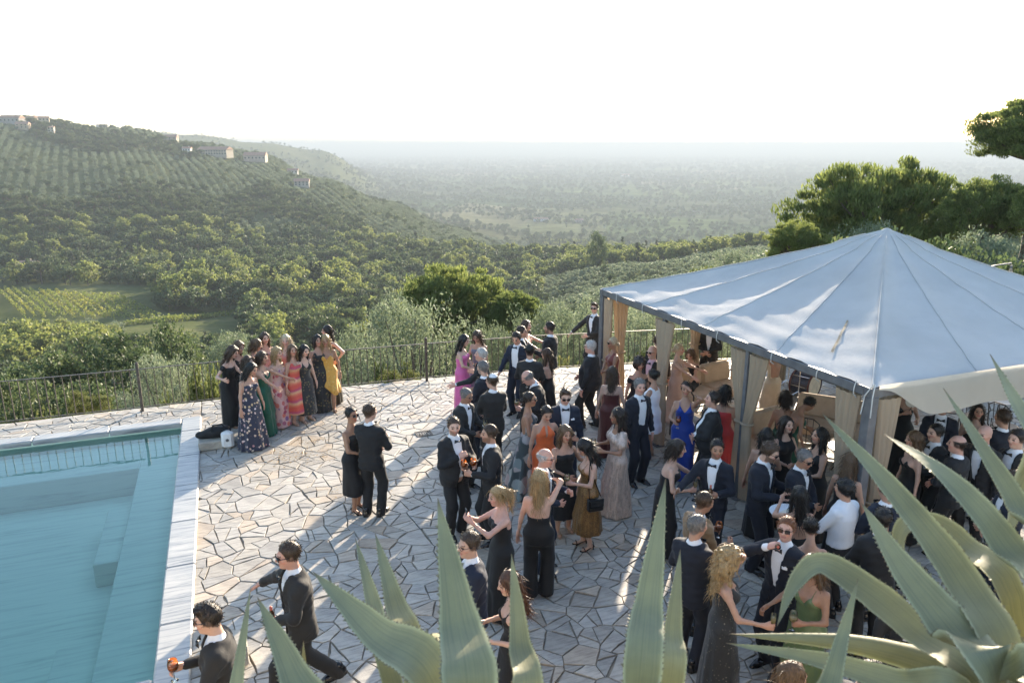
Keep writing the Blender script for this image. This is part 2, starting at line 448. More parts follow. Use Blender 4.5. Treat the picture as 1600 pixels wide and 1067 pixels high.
for (u0, u1, v0, v1, z) in ((PU1-.72, PU1, PV0, PV1, -.26), (-2.2, PU1-.72, 11.2, 13.0, -.40), (-2.35, PU1-.72, PV0, 9.3, -.44), (PU0, PU1-.72, 14.35, PV1, -.26)):
    b = MB(); b.box(((u0+u1)/2, (v0+v1)/2, (z+DEP)/2), (u1-u0, v1-v0, z-DEP), bev=.012); b.build('step', M_LIN, POOL)
k = 0; L = 1.32; vv = PV0-.35
while vv < PV1+.30-.05:                                    # coping along the terrace side
    ve = min(vv+L, PV1+.30); b = MB(); b.box((-.93, (vv+ve)/2, -.005), (.37, ve-vv-.006, .11), bev=.018); b.build('coping_slab', M_MARBLE, POOL); vv = ve
uu = -1.12
while uu > -12:                                            # far coping and near coping
    for (vc, w) in ((PV1+.145, .31), (PV0-.165, .37)):
        b = MB(); b.box((uu-L/2, vc, -.005), (L-.006, w, .11), bev=.018); b.build('coping_slab', M_MARBLE, POOL)
    uu -= L
def m_water():
    t = NT('pool_water'); t.t.nodes.remove(t.b)
    tr = t.n('ShaderNodeBsdfTransparent'); tr.inputs[0].default_value = (.80, .97, .94, 1)
    gl = t.n('ShaderNodeBsdfGlossy'); gl.inputs['Roughness'].default_value = .02; gl.inputs[0].default_value = (1, 1, 1, 1)
    fr = t.n('ShaderNodeFresnel'); fr.inputs[0].default_value = 1.33
    v = t.coord('Object', (1, 1, 1)); nz = t.noise(v, 2.6, 3, .5)
    bp = t.n('ShaderNodeBump'); bp.inputs['Strength'].default_value = .10; bp.inputs['Distance'].default_value = .02; t.l(nz.outputs[0], bp.inputs['Height'])
    t.l(bp.outputs[0], gl.inputs['Normal']); t.l(bp.outputs[0], fr.inputs['Normal'])
    mx = t.n('ShaderNodeMixShader'); t.l(fr.outputs[0], mx.inputs[0]); t.l(tr.outputs[0], mx.inputs[1]); t.l(gl.outputs[0], mx.inputs[2])
    t.l(mx.outputs[0], t.out.inputs[0]); return t.m
b = MB(); b.add([(PU0, PV0, -.075), (PU1, PV0, -.075), (PU1, PV1, -.075), (PU0, PV1, -.075)], [(0, 1, 2, 3)]); b.build('water', m_water(), POOL)

# ------------------------------------------------------------------ railing
M_IRON = plain('weathered_iron', (.085, .072, .06), .55, .4, var=.35, vscale=20, bump=.3)
RAIL = empty('iron_railing', (0, 0, 0), TERR_ROT); tag(RAIL, 'dark iron railing with slim vertical bars along the terrace edge', 'railing')
FP = [(-11.3, 17.0), (-8.17, 16.98), (-5.05, 16.95), (-1.93, 16.88), (1.2, 16.9), (4.3, 16.72), (6.9, 16.5), (10.4, 15.85), (14.5, 14.8), (18.5, 13.8)]
bar_me = MB().box((0, 0, .515), (.016, .016, .83)); bar_me = mesh_py('bar', bar_me.V, bar_me.F, [M_IRON])
post_b = MB(); post_b.box((0, 0, .53), (.055, .055, 1.06), bev=.004); post_b.lathe([(.034, 1.06), (.03, 1.085), (.0, 1.10)], 10); post_me = mesh_py('post', post_b.V, post_b.F, [M_IRON])
for i, (u, v) in enumerate(FP):
    mobj('post', post_me, RAIL, (u, v, 0))
    if i+1 < len(FP):
        u2, v2 = FP[i+1]; L = math.hypot(u2-u, v2-v); ang = math.atan2(v2-v, u2-u); M = Matrix.Rotation(ang, 4, 'Z')
        for z, w, hh in ((.94, .04, .014), (.10, .03, .012)):
            b = MB(); b.box(((u+u2)/2, (v+v2)/2, z), (L-.05, w, hh), M); b.build('rail', M_IRON, RAIL)
        nb = int(L/.155) if u > -9 else 0
        if u > 12: nb = 0
        for k in range(1, nb):
            f = k/nb; mobj('bar', bar_me, RAIL, (u+(u2-u)*f, v+(v2-v)*f, 0), (0, 0, ang))

# ------------------------------------------------------------------ pavilion
PAV = empty('pavilion', (0, 0, 0), TERR_ROT); tag(PAV, 'square steel framed pavilion with white canvas hip roof and tied beige curtains', 'pavilion')
U0, U1, V0, V1, ZB, ZA = 7.37, 14.55, 6.56, 13.6, 2.6, 4.0
UC, VC = 11.2, 10.10
def m_steel():
    t = NT('grey_painted_steel'); t.set(Roughness=.5, Metallic=.25)
    v = t.coord(); n = t.noise(v, 6, 5); t.l(t.ramp(n.outputs[0], [(.3, (.10, .105, .115)), (.7, (.17, .175, .185))]), t.b.inputs['Base Color']); t.bump(n.outputs[0], .2, .003); return t.m
M_STEEL = m_steel()
def m_canvas(name, col, tr, stain=(.34, .30, .24)):
    t = NT(name); t.set(Roughness=.95); t.b.inputs['Specular IOR Level'].default_value = .08
    v = t.coord(); n1 = t.noise(v, .9, 6, .65); n2 = t.noise(t.coord('Object', (1, 1, 1)), 350, 2); n3 = t.noise(v, 5, 5, .7, 1.0)
    c = t.ramp(n1.outputs[0], [(.3, tuple(np.array(col)*.86)), (.65, col)])
    c = t.mix(c, stain, t.ramp(n3.outputs[0], [(.62, (0, 0, 0)), (.8, (.35, .35, .35))]))
    t.l(c, t.b.inputs['Base Color'])
    h = t.mix(n3.outputs[0], n2.outputs[0], .3); t.bump(h, .35, .02)
    tl = t.n('ShaderNodeBsdfTranslucent'); t.l(c, tl.inputs[0]); mx = t.n('ShaderNodeMixShader'); mx.inputs[0].default_value = tr
    t.l(t.b.outputs[0], mx.inputs[1]); t.l(tl.outputs[0], mx.inputs[2]); t.l(mx.outputs[0], t.out.inputs[0]); return t.m
M_CANVAS = m_canvas('white_canvas', (.50, .49, .47), .06)
M_CURT = m_canvas('beige_curtain', (.50, .40, .29), .32, (.34, .26, .18))
CORN = [(U0, V0), (U1, V0), (U1, V1), (U0, V1)]
POSTS = CORN+[(U0, 8.91), (U0, 11.25), (U1, 8.91), (U1, 11.25), (9.76, V1), (12.15, V1), (10.9, V0)]
for (u, v) in POSTS:
    if (u, v) == (10.9, V0): continue
    w = .13 if (u, v) in CORN else .07
    b = MB(); b.box((u, v, (ZB-.12)/2), (w, w, ZB-.12), bev=.006)
    p_ = b.build('post', M_STEEL, PAV); b = MB(); b.box((u, v, .012), (w+.12, w+.12, .024)); b.build('base_plate', M_STEEL, p_)
for (a, c) in ((0, 1), (1, 2), (2, 3), (3, 0)):
    (ua, va), (uc, vc) = CORN[a], CORN[c]; L = math.hypot(uc-ua, vc-va); M = Matrix.Rotation(math.atan2(vc-va, uc-ua), 4, 'Z')
    b = MB(); b.box(((ua+uc)/2, (va+vc)/2, ZB-.06), (L+(.14 if a % 2 == 0 else -.14), .13, .12), M, bev=.006); b.build('beam', M_STEEL, PAV)
    cd = [Vector((ua+(uc-ua)*f, va+(vc-va)*f, ZB-.16-.015*math.sin(f*9))) for f in np.linspace(0.03, .97, 12)]
    off = Vector((UC-(ua+uc)/2, VC-(va+vc)/2, 0)).normalized()*.07
    b = MB(); b.tube([p+off for p in cd], .009, 6); b.build('curtain_rod', M_IRON, PAV)
    b = MB()                                         # strut to the apex under the cloth
    b.tube([(ua, va, ZB-.06), (UC, VC, ZA-.25)], .03, 6); b.build('rafter', M_STEEL, PAV)
def roof():
    ns, nt = 40, 46; rng = np.random.RandomState(3); V = []
    per = []
    for k in range(4):
        a = np.array(CORN[k]); c = np.array(CORN[(k+1) % 4])
        for i in range(ns): per.append((k, i/ns, a+(c-a)*i/ns))
    n = len(per)
    for j in range(nt+1):
        t = j/nt
        for (k, f, p) in per:
            d = p-np.array([UC, VC]); ex = 1+.012*t
            # eight seams a side: the cloth sags a little between them
            nseam = 4; g = f*nseam; fr = g-math.floor(g)
            sag = -.075*math.sin(math.pi*fr)**1.0*math.sin(math.pi*min(1, t*1.02))**.8*(0.5+.5*t)
            z = ZB+.035+(ZA-ZB-.035)*((1-t)**1.12)
            if t < .155: z += .045*(1-t/.155)**.5+.02
            x, y = UC+d[0]*t*ex, VC+d[1]*t*ex
            wr = .007*math.sin(31*t+6*math.sin(5*f+k)+k)*math.sin(math.pi*t)*(0.4+.6*math.sin(9*f+3*k)**2)
            wr += .006*math.sin(64*t+11*f+2*math.sin(14*f))*t
            # grazing drape ripples that run across the panel
            if t > .9: z += .02*math.sin(f*ns*1.3+k)*(t-.9)/.1-.035*(t-.9)/.1
            V.append((x, y, z+sag+wr))
    V = np.array(V); I = np.arange((nt+1)*n).reshape(nt+1, n); J = np.roll(I, -1, axis=1)
    Fq = np.stack([I[:-1], I[1:], J[1:], J[:-1]], -1).reshape(-1, 4)
    r = mobj('canvas_roof', mesh_np('canvas_roof', V, Fq, [M_CANVAS]), PAV)
    for k in range(4):                               # raised seams
        a = np.array(CORN[k]); c = np.array(CORN[(k+1) % 4])
        for q in range(4):
            f = q/4; j = k*ns+int(q*ns/4); pts = [V[i*n+j]+np.array([0, 0, .004]) for i in range(3, nt+1, 1)]
            b = MB(); b.tube(pts, .006 if q else .011, 6); b.build('seam', M_CANVAS, r, smooth=True)
    b = MB(); b.lathe([(.0, ZA+.075), (.05, ZA+.06), (.14, ZA+.0), (.16, ZA-.03)], 14, (UC, VC, 0)); b.build('cap', M_CANVAS, r, smooth=True)
    # scuffed leather strip stitched on where a rib rubs the cloth
    PV_ = [];
    for i in range(31, 42):
        for dj in (35.2, 35.48):
            j0 = 3*ns+int(dj); a = V[i*n+j0]; b_ = V[i*n+j0+1]; PV_.append(a+(b_-a)*(dj-int(dj))+np.array([0, 0, .018]))
    I2 = [(2*q, 2*q+1, 2*q+3, 2*q+2) for q in range(10)]
    mobj('leather_strip', mesh_py('leather_strip', PV_, I2, [plain('scuffed_leather', (.22, .185, .13), .9, var=.4, vscale=12)]), r)
    return V
roof()
def valance():                                       # loose flap along the side that faces the camera
    nu, nz = 90, 9; V = []
    for i in range(nu+1):
        f = i/nu; drop = .06+.40*sst(f, 0.0, .13)
        for j in range(nz+1):
            q = j/nz; V.append((U0+.02+(U1-U0)*f, V0-.085-.05*q*sst(f, 0, .1)-.022*q*math.sin(f*46+2*math.sin(f*17)), ZB+.045-drop*q+.015*math.sin(f*30)*q))
    I = np.arange((nu+1)*(nz+1)).reshape(nu+1, nz+1)
    Fq = np.stack([I[:-1, :-1], I[:-1, 1:], I[1:, 1:], I[1:, :-1]], -1).reshape(-1, 4)
    mobj('valance', mesh_np('valance', np.array(V), Fq, [m_canvas('valance_canvas', (.66, .60, .50), .40)]), PAV)
valance()
def curtain(u, v, ang, w_top=.62, tie=1.25, wt=.17, wb=.30, shift=0.0, seed=0):
    """gathered curtain tied at mid height; ang is the direction it spreads in (u,v)"""
    rng = random.Random(seed); n, m = 56, 40; V = []; ph = rng.uniform(0, 6)
    zs = np.linspace(ZB-.17, .05, m+1)
    for z in zs:
        if z > tie: f = (z-tie)/(ZB-.17-tie); w = wt+(w_top-wt)*(f**1.1); sh = shift*(1-f)**1.5
        else: f = (tie-z)/tie; w = wt+(wb-wt)*sst(f, 0, .5); sh = shift*(1-.35*f)
        for i in range(n):
            a = 2*math.pi*i/n; c, s_ = math.cos(a), math.sin(a)
            fold = 1+.34*math.sin(c*13+ph+z*.8)*(1 if abs(s_) > .15 else .3)
            V.append((c*w/2+sh, s_*(.055+.03*min(1, w_top-w))*fold, z))
    V = np.array(V); R = np.array([[math.cos(ang), -math.sin(ang)], [math.sin(ang), math.cos(ang)]])
    V[:, :2] = V[:, :2] @ R.T; V[:, 0] += u; V[:, 1] += v
    I = np.arange((m+1)*n).reshape(m+1, n); J = np.roll(I, -1, 1)
    Fq = np.stack([I[:-1], J[:-1], J[1:], I[1:]], -1).reshape(-1, 4)[:, ::-1]
    o = mobj('curtain', mesh_np('curtain', V, Fq, [M_CURT]), PAV)
    c0 = V[(np.abs(zs-tie).argmin())*n:(np.abs(zs-tie).argmin())*n+n].mean(0)
    b = MB(); b.tube([(c0[0]+math.cos(a)*math.cos(ang)*(wt/2+.03)-math.sin(a)*math.sin(ang)*.09, c0[1]+math.cos(a)*math.sin(ang)*(wt/2+.03)+math.sin(a)*math.cos(ang)*.09, tie) for a in np.linspace(0, 2*math.pi, 16)], .018, 6, cap=False)
    b.build('tie_band', M_CURT, o, smooth=True)
HP = math.pi/2
curtain(U0+.02, 13.42, HP, .36, 1.1, .16, .22, 0, 1); curtain(U0, 11.25, HP, .62, 1.25, .20, .28, 0, 2)
curtain(U0+.02, 9.15, HP, .42, 1.3, .12, .17, -.16, 3); curtain(U0+.02, 8.68, HP, .42, 1.3, .12, .17, .16, 13); curtain(U0+.03, 6.95, HP, .42, 1.0, .17, .26, -.06, 4)
curtain(U0+.32, V0-.0, 0, .40, 1.0, .16, .28, -.06, 5); curtain(10.9, V1-.04, 0, .5, 1.2, .2, .3, 0, 6); curtain(U0+.4, V1-.04, 0, .4, 1.2, .2, .3, 0, 7); curtain(9.7, V1-.04, 0, .5, 1.2, .2, .3, 0, 8)
curtain(U1-.04, 11.2, HP, .6, 1.2, .2, .3, 0, 9); curtain(U1-.04, 8.9, HP, .6, 1.2, .2, .3, 0, 10); curtain(12.2, V1-.04, 0, .6, 1.2, .2, .3, 0, 12)
M_ROPE = plain('pale_rope', (.5, .5, .48), .9)
for (v, dz) in ((6.75, .3), (7.4, .2), (8.3, .22), (9.6, .2), (10.6, .22), (11.9, .2), (12.9, .24)):
    b = MB(); b.tube([(U0-.075, v, ZB+.05), (U0-.09, v+.01, ZB-.06), (U0-.078, v+.02, ZB-.14), (U0-.02, v+.02, ZB-.14-dz*.2)], .007, 5); b.build('rope_tie', M_ROPE, PAV)
for dv in (0, .12):
    b = MB(); b.tube([(U0-.05, V0-.08+dv*.2, ZB+.06), (U0-.09, V0-.1+dv, ZB-.1), (U0-.085, V0-.1+dv*1.3, ZB-.36)], .008, 5); b.build('rope_tie', M_ROPE, PAV)
# ------------------------------------------------------------------ trees
def m_leaf(name, cols, trans=.42, rough=.6, tint=(1.0, .98, .55)):
    t = NT(name); t.set(Roughness=rough); t.b.inputs['Specular IOR Level'].default_value = .3
    oi = t.n('ShaderNodeObjectInfo'); g = t.n('ShaderNodeNewGeometry')
    add = t.n('ShaderNodeMath', operation='MULTIPLY_ADD'); t.l(g.outputs['Random Per Island'], add.inputs[0]); add.inputs[1].default_value = .65
    mu = t.n('ShaderNodeMath', operation='MULTIPLY'); t.l(oi.outputs['Random'], mu.inputs[0]); mu.inputs[1].default_value = .35; t.l(mu.outputs[0], add.inputs[2])
    c = t.ramp(add.outputs[0], [(i/(len(cols)-1), k) for i, k in enumerate(cols)])
    t.l(c, t.b.inputs['Base Color'])
    tl = t.n('ShaderNodeBsdfTranslucent'); c2 = t.mix(c, tint, .6, 'MULTIPLY')
    br = t.n('ShaderNodeBrightContrast'); br.inputs['Bright'].default_value = .02; t.l(c2, br.inputs[0]); t.l(br.outputs[0], tl.inputs[0])
    mx = t.n('ShaderNodeMixShader'); mx.inputs[0].default_value = trans; t.l(t.b.outputs[0], mx.inputs[1]); t.l(tl.outputs[0], mx.inputs[2]); t.l(mx.outputs[0], t.out.inputs[0])
    return t.m
LEAF = {
 'olive': m_leaf('olive_leaves', [(.078, .105, .060), (.125, .158, .092), (.18, .215, .135), (.28, .31, .21)], .42, .6, (.95, 1, .8)),
 'oak': m_leaf('oak_leaves', [(.038, .062, .022), (.062, .092, .032), (.095, .128, .044), (.14, .155, .06)], .34, .6, (.9, .98, .7)),
 'bright': m_leaf('poplar_leaves', [(.10, .14, .035), (.155, .19, .05), (.205, .23, .065), (.26, .265, .09)], .5),
 'pine': m_leaf('pine_needles', [(.065, .095, .026), (.11, .148, .040), (.16, .195, .056), (.22, .24, .08)], .56),
 'pinefar': m_leaf('far_pine_needles', [(.030, .048, .018), (.05, .072, .025), (.075, .10, .034), (.11, .125, .05)], .32, .6, (.9, 1, .7)),
 'cypress': m_leaf('cypress_leaves', [(.015, .028, .012), (.025, .04, .016), (.04, .055, .02)], .25),
 'bush': m_leaf('shrub_leaves', [(.05, .075, .018), (.085, .11, .028), (.12, .14, .04), (.15, .14, .055)], .45),
}
M_BARK = plain('bark', (.10, .075, .055), .95, var=.4, vscale=10, bump=.8, bscale=25)
def leaf_cards(P, Nrm, size, asp, rng, kind='flat'):
    """quads at P; long axis random, or along Nrm for needles"""
    n = len(P); d = rng.normal(size=(n, 3))
    if kind == 'needle': d = Nrm*1.4+d*.55
    d /= np.linalg.norm(d, axis=1)[:, None]+1e-9
    q = rng.normal(size=(n, 3)); s = np.cross(d, q); s /= np.linalg.norm(s, axis=1)[:, None]+1e-9
    L = size*rng.uniform(.6, 1.35, size=(n, 1)); W = L*asp
    a = P-d*L*.5; c = P+d*L*.5; bq = P+s*W*.5; e = P-s*W*.5
    V = np.stack([a, bq, c, e], 1).reshape(-1, 3); Fq = np.arange(4*n).reshape(n, 4)
    return V, Fq
def crown_points(kind, rng, ncl, per, rad, hgt, base, clump):
    """clumps spread through an uneven crown volume -> points and outward directions"""
    C = []
    while len(C) < ncl:
        p = rng.normal(size=3); p /= np.linalg.norm(p); rr = rng.uniform(.25, 1)**(.5)
        if kind == 'pine':
            if p[2] < -.42: continue
            q = np.array([p[0]*rad*rr, p[1]*rad*rr, base+hgt*(.34+.66*p[2]*rr)])
        elif kind == 'cypress':
            z = rng.uniform(0, 1); w = rad*(math.sin(math.pi*min(1, z*.9+.08))**.7); a = rng.uniform(0, 6.28); q = np.array([math.cos(a)*w*rr, math.sin(a)*w*rr, base+hgt*z])
        else:
            q = np.array([p[0]*rad*rr, p[1]*rad*rr, base+hgt*.5+p[2]*hgt*.5*rr])
        # lobes: push in and out with direction
        a = math.atan2(q[1], q[0]); f = 1+.16*math.sin(3*a+rad)+.12*math.sin(5*a+2*q[2]/max(hgt, .1)*3)
        if kind != 'cypress': q[:2] *= f
        C.append(q)
    C = np.array(C); cen = np.array([0, 0, base+hgt*.35])
    P = []; N = []
    for c in C:
        s = clump*rng.uniform(.6, 1.3); g = rng.normal(size=(per, 3)); g /= np.linalg.norm(g, axis=1)[:, None]; g *= rng.uniform(0, 1, size=(per, 1))**.5
        pp = c+g*s*np.array([1, 1, .75 if kind != 'pine' else .6]); P.append(pp)
        dr = pp-cen; dr /= np.linalg.norm(dr, axis=1)[:, None]+1e-9
        if kind == 'pine': dr = dr*.4+np.array([0, 0, 1.0])
        N.append(dr)
    return C, np.concatenate(P), np.concatenate(N)
def tree_proto(kind, seed, ncl, per, rad, hgt, base, clump, leaf, asp, nlimb, trunk_r, lkind='flat'):
    rng = np.random.RandomState(seed)
    C, P, N = crown_points(kind, rng, ncl, per, rad, hgt, base, clump)
    V, Fq = leaf_cards(P, N, leaf, asp, rng, lkind)
    mk = {'olive': 'olive', 'oak': 'oak', 'bright': 'bright', 'pine': 'pine', 'cypress': 'cypress', 'bush': 'bush'}[kind]
    if kind == 'pine' and per < 60: mk = 'pinefar'
    crown = mesh_np('crown', V, Fq, [LEAF[mk]], smooth=False)
    b = MB(); fork = base*.85+hgt*.05
    bend = rng.uniform(-.12, .12, 2)*base
    b.tube([(0, 0, -.6), (bend[0]*.5, bend[1]*.5, fork*.5), (bend[0], bend[1], fork)], [trunk_r*1.35, trunk_r, trunk_r*.8], 7)
    idx = rng.permutation(len(C))[:nlimb]
    for i in idx:
        c = C[i]; m = np.array([bend[0]*.6+c[0]*.45, bend[1]*.6+c[1]*.45, fork+(c[2]-fork)*.42]); m[:2] += rng.normal(0, .06*rad, 2)
        b.tube([(bend[0], bend[1], fork-.05), tuple(m), tuple(c)], [trunk_r*.62, trunk_r*.36, trunk_r*.1], 5)
    trunk = mesh_py('trunk', b.V, b.F, [M_BARK], True)
    return dict(kind=kind, crown=crown, trunk=trunk, h=base+hgt, r=rad)
PR = {
 'olive_hi': [tree_proto('olive', 21+i, 170, 95, 2.1, 3.4, 1.0, .46, .115, .30, 26, .13) for i in range(2)],
 'pine_hi': [tree_proto('pine', 31+i, 330, 140, 3.4, 4.5, 1.9, .52, .23, .27, 60, .15, 'needle') for i in range(2)],
 'bush_hi': [tree_proto('bush', 41+i, 90, 80, 1.5, 1.9, .25, .36, .11, .5, 14, .05) for i in range(2)],
 'oak_hi': [tree_proto('oak', 51+i, 120, 70, 2.6, 4.0, .9, .60, .19, .6, 18, .16) for i in range(2)],
 'olive': [tree_proto('olive', 61+i, 44, 26, 2.1, 3.2, .8, .62, .42, .5, 6, .15) for i in range(3)],
 'oak': [tree_proto('oak', 71+i, 55, 26, 3.1, 5.2, 1.0, .9, .62, .7, 6, .22) for i in range(3)],
 'bright': [tree_proto('bright', 81+i, 60, 28, 3.0, 6.4, .9, .9, .58, .7, 6, .2) for i in range(2)],
 'pine': [tree_proto('pine', 91+i, 55, 30, 4.0, 3.2, 4.6, .8, .62, .4, 12, .22, 'needle') for i in range(2)],
 'cypress': [tree_proto('cypress', 101+i, 46, 24, .85, 8.5, .4, .42, .45, .45, 0, .16) for i in range(2)],
}
TREE_TXT = {
 'olive': ('silvery olive tree growing on the slope below the terrace', 'olive_tree', 'olive trees on the slope below the terrace'),
 'oak': ('dark round evergreen oak in the valley below the terrace', 'oak_tree', 'evergreen oaks in the valley'),
 'bright': ('tall yellow-green leafy tree among the valley woods', 'poplar_tree', 'yellow-green trees in the valley'),
 'pine': ('flat-topped umbrella pine among the valley trees', 'pine_tree', 'umbrella pines in the valley'),
 'cypress': ('slender dark column of a cypress in the valley', 'cypress_tree', 'cypresses in the valley'),
 'bush': ('green shrub growing just below the railing', 'shrub', 'shrubs below the railing'),
}
def put_tree(proto, loc, sxy, sz, rz, label=None, group=None, name=None):
    k = proto['kind']; tx = TREE_TXT[k]
    e = empty(name or tx[1], loc, rz); e.scale = (sxy, sxy, sz)
    tag(e, label or tx[0], 'shrub' if k == 'bush' else 'tree', group or (None if label else tx[2]))
    mobj('trunk' if k != 'bush' else 'stem', proto['trunk'], e); mobj('crown' if k != 'bush' else 'foliage', proto['crown'], e)
    return e
def near_tree(kind, px, py, Y, wpx, label, i=0, minh=0.0, name=None, zb=None, flat=1.0):
    """crown top seen at (px,py), Y metres ahead, wpx wide in the photograph"""
    p = at_y(px, py, Y); pr = PR[kind][i % len(PR[kind])]; zg = float(terrain(p[0], p[1])) if zb is None else zb
    h = max(p[2]-zg, minh); zc = proj(*p)[2]; w = wpx/FPX*zc
    if kind == 'pine_hi':                       # crown keeps its proportions, the trunk reaches down to the ground
        s = w/2/(pr['r']*1.05); zb_ = p[2]-pr['h']*s*flat; e = put_tree(pr, (p[0], p[1], zb_), s, s*flat, (px*.37) % 6.28, label, name=name)
        if zb_ > zg: MB().tube([(0, 0, .1), (.1, .05, (zg-zb_)/s/flat*.5), (0, 0, (zg-zb_)/s/flat-.3)], [.23, .26, .34], 8).build('trunk', M_BARK, e, smooth=True)
        return e
    return put_tree(pr, (p[0], p[1], zg), w/2/(pr['r']*1.12), h/(pr['h']*1.03), (px*.37) % 6.28, label, name=name)
near_tree('pine_hi', 703, 412, 40, 185, 'big bright green stone pine rising behind the railing', 0)
near_tree('pine_hi', 800, 455, 38, 90, 'small bright pine just right of the big stone pine', 1)
near_tree('pine_hi', 1385, 246, 36, 255, 'broad umbrella pine standing behind the canvas roof peak', 0)
near_tree('pine_hi', 1545, 276, 31, 150, 'dense dark pine right of the umbrella pine', 1)
near_tree('pine_hi', 1625, 285, 29, 120, 'pine cut by the right edge below the tallest crown', 0)
near_tree('pine_hi', 1642, 146, 36, 205, 'tallest pine, its airy crown against the sky at the right edge', 1, flat=.8)
near_tree('pine_hi', 1250, 345, 30, 95, 'yellow-green young pine left of the canvas roof peak', 1)
near_tree('olive_hi', 640, 452, 23, 225, 'large silvery olive directly behind the railing left of the pine', 0)
near_tree('olive_hi', 545, 500, 26, 120, 'olive tree behind the woman with her hand on her hip', 1)
near_tree('olive_hi', 760, 488, 23, 120, 'olive crown behind the woman in pink', 1)
near_tree('olive_hi', 850, 462, 24, 150, 'olive behind the group of men at the railing', 0)
near_tree('olive_hi', 925, 462, 25, 130, 'olive behind the man leaning on the railing', 1)
near_tree('olive_hi', 1010, 475, 22, 140, 'olive seen between the first two pavilion curtains', 0)
near_tree('olive_hi', 1090, 480, 22.5, 130, 'olive half hidden by the pavilion beam', 1)
near_tree('olive_hi', 355, 508, 33, 140, 'olive below the vineyard, left of the women in gowns', 1)
near_tree('olive_hi', 250, 545, 27, 150, 'pale olive just behind the railing above the pool corner', 0)
near_tree('olive_hi', 455, 548, 30, 120, 'olive behind the row of women', 0)
near_tree('olive_hi', 1360, 340, 30, 150, 'silvery olive in front of the umbrella pine', 0)
near_tree('olive_hi', 1440, 372, 26, 130, 'grey olive just above the roof to the right of its peak', 1)
near_tree('olive_hi', 1555, 355, 26, 190, 'round green olive above the roof at the right', 0)
near_tree('olive_hi', 1180, 415, 28, 120, 'olive behind the far edge of the canvas roof', 0)
near_tree('bush_hi', 1105, 415, 30, 90, 'bright shrub above the far edge of the canvas roof', 0)
near_tree('oak_hi', 1318, 372, 21, 210, 'dark evergreen behind the roof left of its peak')
near_tree('oak_hi', 1408, 366, 20.5, 210, 'evergreen right behind the roof peak', 1)
near_tree('oak_hi', 1495, 376, 20, 210, 'dark evergreen behind the roof right of its peak', 1)
near_tree('oak_hi', 1590, 405, 20, 200, 'dark evergreen behind the roof at the right edge')
near_tree('oak_hi', 1700, 400, 19, 220, 'evergreen just outside the right edge behind the roof', 1)
near_tree('oak_hi', 1255, 470, 19.6, 150, 'low dark evergreen seen under the roof behind the drum kit')
near_tree('oak_hi', 1370, 468, 18.9, 190, 'low dark evergreen under the roof left of the corner post', 1)
near_tree('oak_hi', 1470, 470, 18.2, 190, 'low dark evergreen seen beneath the valance')
near_tree('oak_hi', 1570, 476, 17.6, 190, 'low dark evergreen beneath the valance at the right edge', 1)
near_tree('olive_hi', 1215, 425, 21, 110, 'small olive touching the far roof edge', 1)
near_tree('oak_hi', 60, 545, 42, 180, 'brown-green oak behind the railing at the far left', 0)
near_tree('oak_hi', 165, 520, 46, 170, 'dark oak behind the railing left of the pale olive', 1)
near_tree('oak_hi', 20, 590, 30, 170, 'olive-brown oak scrub at the left edge behind the railing', 1)
near_tree('oak_hi', 130, 600, 29, 150, 'low oak scrub seen through the railing bars', 0)
near_tree('oak_hi', 255, 505, 55, 120, 'oak with a rounded crown below the near vineyard', 1)
near_tree('bush_hi', 95, 625, 22, 130, 'low green scrub seen through the bars at the left', 0)
near_tree('bush_hi', 310, 570, 21, 110, 'green shrub behind the railing beside the women', 1)
near_tree('bush_hi', 590, 570, 20.5, 90, 'bright weedy shrub at the foot of the railing', 0)
near_tree('bush_hi', 630, 562, 21, 70, 'leafy shrub behind the railing post', 1)
near_tree('bush_hi', 880, 560, 20.5, 120, 'dark green undergrowth behind the men at the railing', 0)
near_tree('bush_hi', 1000, 545, 21, 130, 'green undergrowth seen below the first curtain', 1)
near_tree('oak_hi', 935, 360, 300, 34, 'lone round tree on the crest of the olive slope', 0)

# vineyards: single rows of vines one can count
def m_vine():
    return m_leaf('vine_leaves', [(.09, .13, .02), (.14, .18, .03), (.20, .22, .04), (.26, .22, .05)], .5)
M_VINE = m_vine()
def vine_row(a, c, w, h, label, group, seed):
    rng = np.random.RandomState(seed); L = math.hypot(c[0]-a[0], c[1]-a[1]); n = int(L*6)
    f = rng.uniform(0, 1, n); x = a[0]+(c[0]-a[0])*f+rng.normal(0, w, n); y = a[1]+(c[1]-a[1])*f+rng.normal(0, w, n)
    z = terrain(x, y)+rng.uniform(.3, h, n); P = np.stack([x, y, z], 1)
    V, Fq = leaf_cards(P, P*0+np.array([0, 0, 1]), .55, .8, rng); o = P.mean(0)
    ob = mobj('vine_row', mesh_np('vine_row', V-o, Fq, [M_VINE], smooth=False), loc=tuple(o)); tag(ob, label, 'vine row', group)
VINE_PX = []
for i in range(15):
    p0 = ray_hit(-6+i*13.5, 452+i*.9, 60); p1 = ray_hit(40+i*15.5, 497+i*.3, 60)
    vine_row(p0, p1, .25, 1.7, 'green vine row running down the vineyard at the left', 'rows of the sloping vineyard', 200+i)
for i in range(12):
    p0 = ray_hit(180+i*7, 512-i*1.2, 60); p1 = ray_hit(292+i*7.4, 503-i*1.05, 60)
    vine_row(p0, p1, .3, 1.5, 'low vine row in the bright patch below the vineyard', 'rows of the bright vine patch', 240+i)

